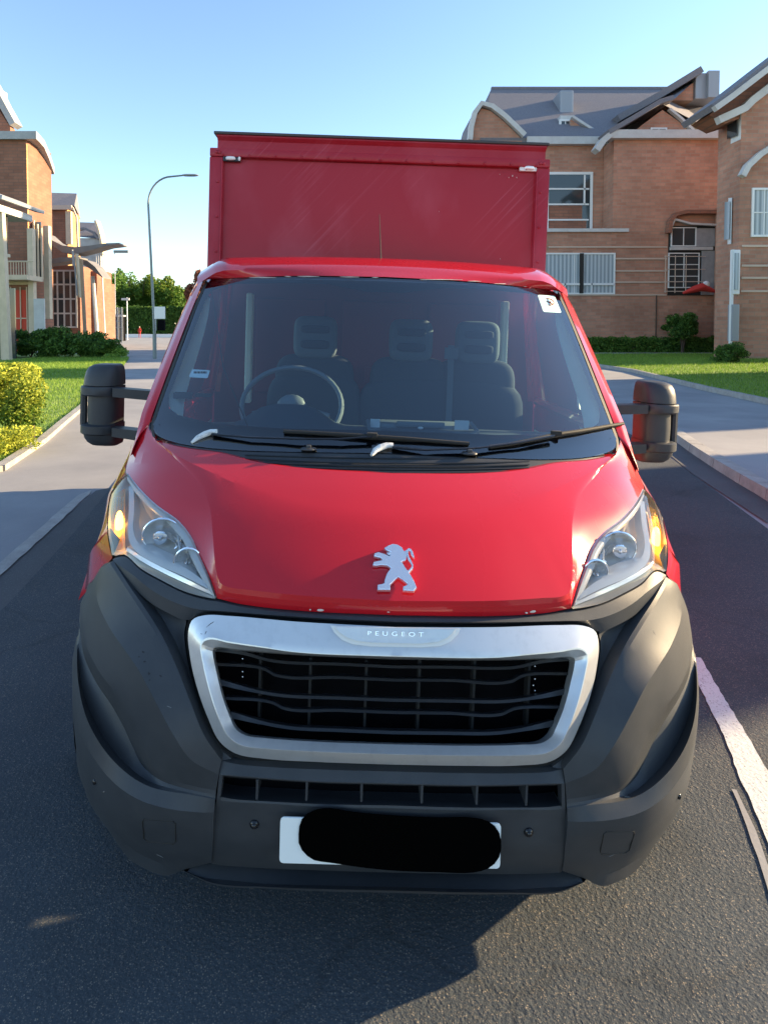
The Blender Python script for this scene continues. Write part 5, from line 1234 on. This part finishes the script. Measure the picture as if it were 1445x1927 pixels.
for q in (484, 508, 531, 549): b.tube([(X(1242, y_), y_-.4, Z(q, y_)), (X(1318, y_), y_-.4, Z(q, y_))], .03, 6)
for p in (1244, 1262, 1282): b.tube([(X(p, y_), y_-.4, Z(552, y_)), (X(p, y_), y_-.4, Z(482, y_))], .025, 6)
b.build('balcony_rail', M['band'], e)
b = empty('parasol', (X(1303, y_), y_-.9, 0), 'folded red awning with a white tip on the ledge of the corner window', 'awning')
c = MB(); c.tube([(X(1270, y_)-X(1303, y_), 0, Z(553, y_)), (X(1290, y_)-X(1303, y_), 0, Z(546, y_)), (0, 0, Z(542, y_)), (X(1328, y_)-X(1303, y_), 0, Z(550, y_))], [.10, .30, .36, .12], 12, flat=.7); c.build('cloth', M['redcloth'], b, True)
c = MB(); c.ell((X(1310, y_)-X(1303, y_), -.1, Z(537, y_)), (.22, .15, .2), 12, 8); c.build('tip', M['frame'], b, True)
b = MB(); b.tube([(X(1233, y_), y_-.06, 0), (X(1233, y_), y_-.06, Z(556, y_))], .035, 8); b.build('drainpipe', M['bark'], e)

# ================= right edge: gabled brick house (R2), wall 30 m away
D2 = 30.0; e = house('gabled_house', 'tall orange brick house with a steep pale gable at the right edge of the view')
x0, x1 = X(1386, D2), 27.0
b = MB(); pk = 25.5
zE = Z(215, D2); sl_k = (Z(110, D2)-Z(200, D2))/(X(1445, D2)-X(1330, D2))
zt_ = lambda x: Z(196, D2)+(x-x0)*sl_k*.95
b.prism([(x0, 0), (x0, zt_(x0)), (pk, zt_(pk)), (pk+6, zt_(pk)-5), (pk+6, 0)], 'y', D2, D2+1.9); b.box(X(1345, 38), 34, D2+1.91, 38.2, 0, 9)
b.build('wall', M['brick'], e)
b = MB(); slab(b, [(X(1318, D2), Z(218, D2)), (X(1350, D2), Z(194, D2)), (X(1445, D2), Z(118, D2)), (pk, Z(118, D2)+(pk-X(1445, D2))*sl_k)], D2-.9, D2+1.9, .30)
b.build('roof', M['roof'], e)
b = MB(); b.prism([(X(1326, D2), Z(216, D2)), (X(1350, D2), Z(197, D2)), (X(1445, D2), Z(121, D2)), (pk, Z(121, D2)+(pk-X(1445, D2))*sl_k), (pk, Z(168, D2)+(pk-X(1445, D2))*sl_k), (X(1445, D2), Z(168, D2)), (X(1400, D2), Z(204, D2)), (X(1386, D2), Z(222, D2)), (X(1356, D2), Z(232, D2))], 'y', D2+.02, D2+1.6); b.build('soffit', M['brickD'], e)
b = MB(); slab(b, [(X(1320, D2), Z(221, D2)), (X(1350, D2), Z(199, D2)), (X(1445, D2), Z(124, D2)), (pk, Z(124, D2)+(pk-X(1445, D2))*sl_k)], D2-1.0, D2-.7, .26)
slab(b, [(X(1340, D2), Z(236, D2)), (X(1366, D2), Z(224, D2)), (X(1389, D2), Z(213, D2)), (X(1402, D2), Z(199, D2)), (X(1445, D2), Z(165, D2)), (pk, Z(165, D2)+(pk-X(1445, D2))*sl_k)], D2-.4, D2-.02, .34)
slab(b, [(X(1389, D2), Z(336, D2)), (X(1398, D2), Z(318, D2)), (X(1420, D2), Z(297, D2)), (X(1450, D2), Z(277, D2)), (X(1500, D2), Z(255, D2))], D2-.35, D2-.02, .26)
b.build('barge_board', M['fascia'], e)
wy = D2-.02
w = win(e, X(1408, D2), X(1478, D2), wy, Z(446, D2), Z(354, D2), 3, 2, fr=.10, pane=M['curtain'])
b = MB(); b.add([(X(1352, 31.6), 31.6, Z(278, 31.6)), (X(1386, 29.9), 29.9, Z(262, 29.9)), (X(1386, 29.9), 29.9, Z(206, 29.9)), (X(1352, 31.6), 31.6, Z(222, 31.6))], [(0, 1, 2, 3)]); o = b.build('corner_window', M['frame'], e)
b = MB(); b.add([(X(1360, 31.0), 31.0, Z(262, 31.0)), (X(1378, 30.1), 30.1, Z(255, 30.1)), (X(1378, 30.1), 30.1, Z(222, 30.1)), (X(1360, 31.0), 31.0, Z(230, 31.0))], [(0, 1, 2, 3)]); b.build('pane', M['pane'], o)
def sidewin(pxa, da, pxb, db, t, bt):
    b = MB(); b.add([(X(pxa, da), da, Z(bt+3, da)), (X(pxb, db), db, Z(bt, db)), (X(pxb, db), db, Z(t, db)), (X(pxa, da), da, Z(t+2, da))], [(0, 1, 2, 3)]); return b
o = sidewin(1346, 32.1, 1372, 30.5, 372, 459).build('side_window', M['frame'], e); sidewin(1351, 31.7, 1368, 30.6, 379, 450).build('pane', M['curtain'], o)
b = MB(); b.box(X(1372, 29.7), X(1376, 29.7), 29.6, 29.75, 0, Z(470, 29.7)); b.build('drainpipe', M['frame'], e)
b = MB(); b.box(X(1377, 29.6), X(1389, 29.6), 29.55, 29.9, Z(554, 29.6), Z(470, 29.6), bev=.04); o = b.build('vent_panel', M['frame'], e)
b = MB(); b.box(X(1380, 29.5), X(1387, 29.5), 29.5, 29.56, Z(545, 29.5), Z(476, 29.5)); b.build('louvre', M['curtain'], o)
b = MB(); b.box(X(1375, 29.6), X(1388, 29.6), 29.5, 29.9, Z(642, 29.6), Z(573, 29.6), bev=.03); b.build('meter_box', M['grey'], e)
for q in (463, 500, 523, 548):
    b = MB(); b.box(X(1392, D2), X(1500, D2), D2-.05, D2-.002, Z(q+2, D2), Z(q-2, D2)); b.build('string_course', M['band'], e)

# ================= off to the right: an unseen low wing, added to cast the shadow across the road
e = house('shadow_wing', 'low brick wing outside the frame on the right, added to cast the road shadow'); b = MB()
H_ = 5.0; tn = H_/math.tan(SUN_EL); P0 = Vector((1.20+tn*SUN_DIR.x, 2.43+tn*SUN_DIR.y)); U_ = Vector((.933, .36)); V_ = Vector((-.08, 1)).normalized()
def wingbox(b, t0, t1, v0, v1, z0, z1):
    kk = -.106*(t1-t0); q = [P0+U_*t0+V_*v0, P0+U_*t1+V_*(v0+(kk if v0 > 1 else 0)), P0+U_*t1+V_*(v1+kk), P0+U_*t0+V_*v1]; b.add([(p.x, p.y, z0) for p in q]+[(p.x, p.y, z1) for p in q], [(0, 3, 2, 1), (4, 5, 6, 7), (0, 1, 5, 4), (1, 2, 6, 5), (2, 3, 7, 6), (3, 0, 4, 7)])
wingbox(b, -1.0, 7, .2, 4.1, 0, H_-.2); wingbox(b, -.5, 7, 5.7, 15, 0, H_+.4); b.build('wall', M['brick'], e)  # gap between the two parts shaped to let a streak of sun through
b = MB(); wingbox(b, -1.2, 7.2, 0, 4.2, H_-.18, H_); wingbox(b, -.7, 7.2, 5.6, 15.2, H_+.42, H_+.6); b.build('roof', M['fascia'], e)

# ================= left: tall brick block (L1)
D = 40.0; e = house('tall_brick_block', 'tall brick block with a sunlit side and curved grey roof edge on the left')
xl, xr = -36., X(56, D)
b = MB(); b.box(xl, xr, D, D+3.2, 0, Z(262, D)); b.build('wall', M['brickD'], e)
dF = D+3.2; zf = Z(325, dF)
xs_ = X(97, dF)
b = MB(); b.add([(xr+.01, D, 0), (xr+.01, D, Z(270, D)), (xs_, dF, Z(322, dF)), (xs_, dF, 0), (xr-2, dF, 0), (xr-2, dF, zf)], [(0, 1, 2, 3), (3, 2, 5, 4)]); b.build('side_wall', M['brickLit'], e)
# roof: curved slab
def cslab(e, pts, th, x0, x1s, m, name):
    b = MB(); n = len(pts); v = []
    for i, (y, z) in enumerate(pts): v += [(x0, y, z), (x1s[i], y, z), (x0, y, z+th), (x1s[i], y, z+th)]
    f = []
    for i in range(n-1):
        a, c = 4*i, 4*i+4; f += [(a, a+1, c+1, c), (a+2, c+2, c+3, a+3), (a+1, a+3, c+3, c+1), (a, c, c+2, a+2)]
    f += [(0, 2, 3, 1), (4*n-4, 4*n-3, 4*n-1, 4*n-2)]; b.add(v, f); return b.build(name, m, e, True, 30)
pp = [(D-.3, Z(264, D)), (D+.5, Z(262, D)), (D+1.4, Z(278, D+1.4)), (D+2.4, Z(300, D+2.4)), (D+3.5, Z(328, D+3.5))]
xx = [X(px, y) for px, (y, z) in zip((75, 80, 90, 99, 108), pp)]
cslab(e, pp, .50, xl, xx, M['fasciaL'], 'roof')
b = MB(); slab(b, [(X(-20, 44), Z(135, 44)), (X(0, 44), Z(172, 44)), (X(16, 44), Z(205, 44)), (X(35, 44), Z(241, 44))], 43.4, 44.4, .42); b.build('upper_roof', M['fasciaL'], e)
b = MB(); b.prism([(X(33, 44), Z(243, 44)), (X(14, 44), Z(212, 44)), (X(-30, 44), Z(135, 44)), (X(-60, 44), Z(135, 44)), (X(-60, 44), Z(250, 44)), (X(33, 44), Z(250, 44))], 'y', 43.6, 44.2); b.build('upper_wall', M['brickD'], e)
b = MB(); b.box(X(-12, 45), X(8, 45), 44, 46, Z(220, 45), Z(166, 45)); b.build('chimney', M['cream'], e)
# balcony, columns, openings
b = MB(); b.box(X(-20, 39), X(66, 39), 38.2, 40, Z(528, 39), Z(519, 39)); b.build('balcony_slab', M['cream'], e)
b = MB(); b.tube([(X(17, 38.3), 38.3, Z(492, 38.3)), (X(66, 38.3), 38.3, Z(492, 38.3))], .05, 6)
for px in range(18, 66, 5): b.tube([(X(px, 38.3), 38.3, Z(519, 38.3)), (X(px, 38.3), 38.3, Z(492, 38.3))], .02, 5)
b.build('railing', M['cream'], e)
b = MB(); b.box(X(56, 39.6), X(66, 39.6), 39.5, 39.9, 0, Z(430, 39.6)); b.build('column', M['cream'], e)
b = MB(); b.box(X(86, 41), X(96, 41), 40.9, 41.3, Z(600, 41), Z(425, 41)); b.build('column', M['cream'], e)
for px in (67, 74, 81): 
    b = MB(); b.box(X(px, 40.4), X(px+2.5, 40.4), 40.3, 40.42, Z(530, 40.4), Z(415+(px-67), 40.4)); b.build('mullion', M['cream'], e)
b = MB(); b.box(X(64, 40.6), X(82, 40.6), 40.5, 40.58, Z(525, 40.6), Z(418, 40.6)); b.build('stair_glazing', M['pane'], e)
b = MB(); b.box(X(22, D), X(52, D), D-.02, D-.01, 0, Z(546, D)); o = b.build('ground_window', M['redwin'], e)
b = MB()
for px in (22, 40, 52): b.box(X(px, D), X(px+1.6, D), D-.08, D-.02, 0, Z(540, D))
b.box(X(20, D), X(54, D), D-.08, D-.02, Z(600, D), Z(598, D)); b.build('window_bars', M['cream'], o)
b = MB(); b.box(X(-10, D), X(20, D), D-.03, D-.01, Z(640, D), Z(540, D)); b.build('shop_window', M['pane'], e)
b = MB(); b.box(X(-30, D), X(60, D), D-.10, D-.02, Z(536, D), Z(528, D)); b.build('lintel', M['cream'], e)
b = MB(); b.box(X(66, 39.3), X(86, 39.3), 39.2, 39.3, 0, Z(562, 39.3)); b.build('screen', M['fascia'], e)
# porch at the very left
e = house('entrance_porch', 'grey flat roofed porch on a white column at the far left edge')
b = MB(); slab(b, [(X(-60, 31), Z(352, 31)), (X(-10, 31), Z(366, 31)), (X(12, 31), Z(378, 31)), (X(30, 31), Z(382, 31))], 30, 34, .18); b.build('roof', M['grey'], e)
b = MB(); b.box(X(-60, 31), X(17, 31), 30.4, 33.5, Z(402, 31), Z(388, 31), bev=.08); b.build('beam', M['fascia'], e)
b = MB(); b.prism([(X(9, 31), 0), (X(23, 31), 0), (X(15, 31), Z(402, 31)), (X(6, 31), Z(402, 31))], 'y', 30.7, 31.0); b.build('column', M['cream'], e)
b = MB(); b.box(X(-60, 31), X(6, 31), 31.5, 31.6, Z(476, 31), Z(402, 31)); b.build('glazing', M['darkroom'], e)
b = MB(); b.box(X(-60, 31), X(10, 31), 31.2, 31.6, Z(482, 31), Z(476, 31)).box(X(-4, 31), X(0, 31), 31.2, 31.4, 0, Z(476, 31)); b.build('rail', M['cream'], e)
b = MB(); b.box(X(-60, 31), X(8, 31), 32, 32.1, 0, Z(540, 31)); b.build('lower_glazing', M['pane'], e)

# second block
D = 56.; e = house('middle_brick_block', 'lower brick block with dark slate roof right of the tall block')
b = MB(); b.box(X(90, D), X(130, D)-.02, D, D+2.4, 0, Z(392, D)); b.build('wall', M['brickD'], e)
b = MB(); b.add([(X(130, D)+.01, D, 0), (X(130, D)+.01, D, Z(392, D)), (X(130, D)+.01, D+2.5, Z(408, D+2.5)), (X(130, D)+.01, D+2.5, 0)], [(0, 1, 2, 3)]); b.build('side_wall', M['brickLit'], e)
b = MB(); v = [(X(85, D), D-.3, Z(390, D)), (X(147, D), D-.3, Z(388, D)), (X(149, D+3), D+3, Z(364, D+3)), (X(85, D+3), D+3, Z(362, D+3)), (X(155, D+3.6), D+3.6, Z(412, D+3.6)), (X(85, D+3.6), D+3.6, Z(412, D+3.6))]
b.add(v, [(0, 1, 2, 3), (3, 2, 4, 5), (1, 4, 2)]); b.build('roof', M['roof'], e)
b = MB(); b.box(X(97, D), X(143, D), D-.5, D-.25, Z(396, D), Z(388, D)); slab(b, [(X(143, D), Z(392, D)), (X(150, D), Z(410, D)), (X(152, D), Z(470, D))], D-.45, D-.3, .12); b.build('gutter', M['band'], e)
b = MB(); b.box(X(129, D), X(139, D), D-.2, D+.1, Z(460, D), Z(398, D)); b.build('pilaster', M['cream'], e)
# third block
D = 72.; e = house('pale_low_block', 'small pale block with grey roof below the swept canopy on the left')
b = MB(); b.box(X(150, D), X(192, D), D, D+1.0, 0, Z(448, D)); b.build('wall', M['fasciaL'], e)
b = MB(); b.add([(X(150, D), D-.2, Z(446, D)), (X(192, D), D-.2, Z(450, D)), (X(186, D+3), D+3, Z(419, D+3)), (X(150, D+3), D+3, Z(418, D+3))], [(0, 1, 2, 3)])
slab(b, [(X(150, D), Z(436, D)), (X(165, D), Z(433, D)), (X(180, D), Z(440, D)), (X(190, D), Z(452, D))], D-.6, D-.1, .25); b.build('roof', M['roof'], e)
b = MB(); slab(b, [(X(184, D), Z(417, D)), (X(189, D), Z(432, D)), (X(194, D), Z(455, D)), (X(196, D), Z(480, D))], D-.6, D+.6, .25); b.build('roof_edge', M['cream'], e)
b = MB()
for px in (183, 187, 191, 195): b.box(X(px, D-.4), X(px+1.2, D-.4), D-.5, D-.4, Z(520, D), Z(462, D))
b.build('screen', M['fascia'], e)

# canopies with posts, glazing behind
D = 43.; e = house('swept_canopy', 'grey swept wing canopy on slim brown posts in front of glazing')
b = MB(); top = [(95, 441), (110, 455), (128, 464), (152, 467), (180, 464), (206, 460), (233, 459)]; th = [3, 9, 13, 13, 9, 5, 2.5]
up = [(X(p, D), Z(q, D)) for p, q in top]; lo = [(X(p, D), Z(q+t, D)) for (p, q), t in zip(top, th)]
b.prism(up+lo[::-1], 'y', D-.6, D+.9); b.build('upper_wing', M['canopy'], e)
top = [(64, 497), (90, 491), (122, 486), (158, 485)]; th = [2, 9, 10, 3]
up = [(X(p, D), Z(q, D)) for p, q in top]; lo = [(X(p, D), Z(q+t, D)) for (p, q), t in zip(top, th)]
b = MB(); b.prism(up+lo[::-1], 'y', D-.5, D+.8); b.build('lower_wing', M['canopy'], e)
top = [(154, 486), (176, 492), (192, 505), (205, 523)]; th = [6, 12, 10, 2]
up = [(X(p, D+3), Z(q, D+3)) for p, q in top]; lo = [(X(p, D+3), Z(q+t, D+3)) for (p, q), t in zip(top, th)]
b = MB(); b.prism(up+lo[::-1], 'y', D+2, D+3.6); b.build('rear_wing', M['canopy'], e)
for pa, qa, pb, qb, d, r, m in ((155, 488, 162, 644, 36, .11, 'wood'), (147, 478, 153, 560, 42, .13, 'cream'), (141, 476, 147, 556, 42, .06, 'grey'), (176, 520, 183, 628, 46, .16, 'fascia'), (194, 520, 198, 632, 50, .06, 'frame'), (139, 470, 140, 500, 42, .06, 'grey')):
    b = MB(); b.tube([(X(pb, d), d, max(0, Z(qb, d)) if d != 36 else 0), (X(pa, d), d, Z(qa, d))], r, 8); b.build('post', M[m], e, True)
D = 47.; e = house('glazed_hall', 'dark glazed hall with white grid frames under the swept canopy')
b = MB(); b.box(X(98, D), X(152, D), D, D+6, 0, Z(500, D)); b.build('wall', M['brickD'], e)
w = win(e, X(98, D), X(147, D), D-.02, Z(617, D), Z(508, D), 4, 4, fr=.12, bar=.12, frame=M['fascia'])
b = MB(); b.box(X(152, D+2), X(184, D+2), D+2, D+2.9, 0, Z(510, D+2)); b.build('rear_wall', M['brickD'], e)
b = MB(); b.box(X(150, 55), X(199, 55), 55, 57.2, 0, Z(532, 55)); b.build('end_wall', M['brickD'], e)
b = MB(); b.prism([(X(86, 44), 0), (X(96, 44), 0), (X(96, 44), Z(524, 44)), (X(84, 44), Z(524, 44))], 'y', 43.8, 44.2); b.build('blue_column', M['grey'], e)
b = MB(); b.box(X(70, 43), X(98, 43), 42.9, 43, Z(640, 43), Z(530, 43)); b.build('side_screen', M['darkroom'], e)
# mesh fence at the far end
e = empty('mesh_fence', (0, 0, 0), 'grey mesh fence panels between the hall and the far trees', 'fence'); d = 66.
for px in (196, 205, 214, 222, 230):
    b = MB(); b.tube([(X(px, d), d, 0), (X(px, d), d, Z(578, d))], .05, 6); b.build('post', M['grey'], e)
b = MB()
for q in (580, 592, 604, 616): b.tube([(X(196, d), d, Z(q, d)), (X(232, d), d, Z(q, d))], .025, 5)
for k in range(26): x = X(196, d)+(X(232, d)-X(196, d))*k/25; b.tube([(x, d, 0), (x, d, Z(580, d))], .012, 4)
b.build('mesh', M['grey'], e)
e = empty('bin', (X(227, 75), 75, 0), 'dark bin standing by the mesh fence', 'bin'); b = MB(); b.box(-.5, .5, -.4, .4, 0, Z(596, 75), bev=.06); b.build('body', M['dark'], e)
b = MB(); b.box(-.54, .54, -.44, .44, Z(596, 75), Z(593, 75), bev=.02); b.build('lid', M['grey'], e)

# ---- grass blades on the lawns (uncountable)
def in_poly(P, poly):
    x, y = P[:, 0], P[:, 1]; c = np.zeros(len(P), bool); n = len(poly); j = n-1
    for i in range(n):
        xi, yi, xj, yj = poly[i][0], poly[i][1], poly[j][0], poly[j][1]
        c ^= ((yi > y) != (yj > y)) & (x < (xj-xi)*(y-yi)/((yj-yi)+1e-9)+xi); j = i
    return c
def blades(poly, xr_, yr_, n, z, h):
    P = np.stack([rng.uniform(*xr_, n), yr_[0]+(yr_[1]-yr_[0])*rng.uniform(0, 1, n)**1.8, np.zeros(n)], 1); P = P[in_poly(P, poly)]; n = len(P)
    a = rng.uniform(0, 6.28, n); s = (P[:, 1]/9)**.6; hh = h*rng.uniform(.5, 1.3, n)*s; w_ = .004*s*1.3
    dx, dy = np.cos(a)*w_, np.sin(a)*w_; l = rng.normal(0, .35, (n, 2))*hh[:, None]
    v = np.stack([np.stack([P[:, 0]-dx, P[:, 1]-dy, np.full(n, z)], 1), np.stack([P[:, 0]+dx, P[:, 1]+dy, np.full(n, z)], 1), np.stack([P[:, 0]+l[:, 0], P[:, 1]+l[:, 1], z+hh], 1)], 1).reshape(-1, 3)
    me = bpy.data.meshes.new('grass_blades'); me.vertices.add(3*n); me.vertices.foreach_set('co', v.ravel().astype(np.float32)); me.loops.add(3*n)
    me.loops.foreach_set('vertex_index', np.arange(3*n, dtype=np.int32)); me.polygons.add(n); me.polygons.foreach_set('loop_start', np.arange(0, 3*n, 3, dtype=np.int32)); me.polygons.foreach_set('loop_total', np.full(n, 3, np.int32))
    me.update(calc_edges=True); t = me.attributes.new('tint', 'FLOAT', 'FACE'); t.data.foreach_set('value', rng.uniform(0, 1, n).astype(np.float32)); me.materials.append(M['blade']); me.validate()
    return tag(link(bpy.data.objects.new('grass_blades', me)), kind='stuff')
blades([(p[0], p[1]) for p in lg], (-17, -4), (6.5, 33), 150000, .02, .05)
blades([(p[0], p[1]) for p in rg], (6, 26), (11, 36), 150000, .10, .05)
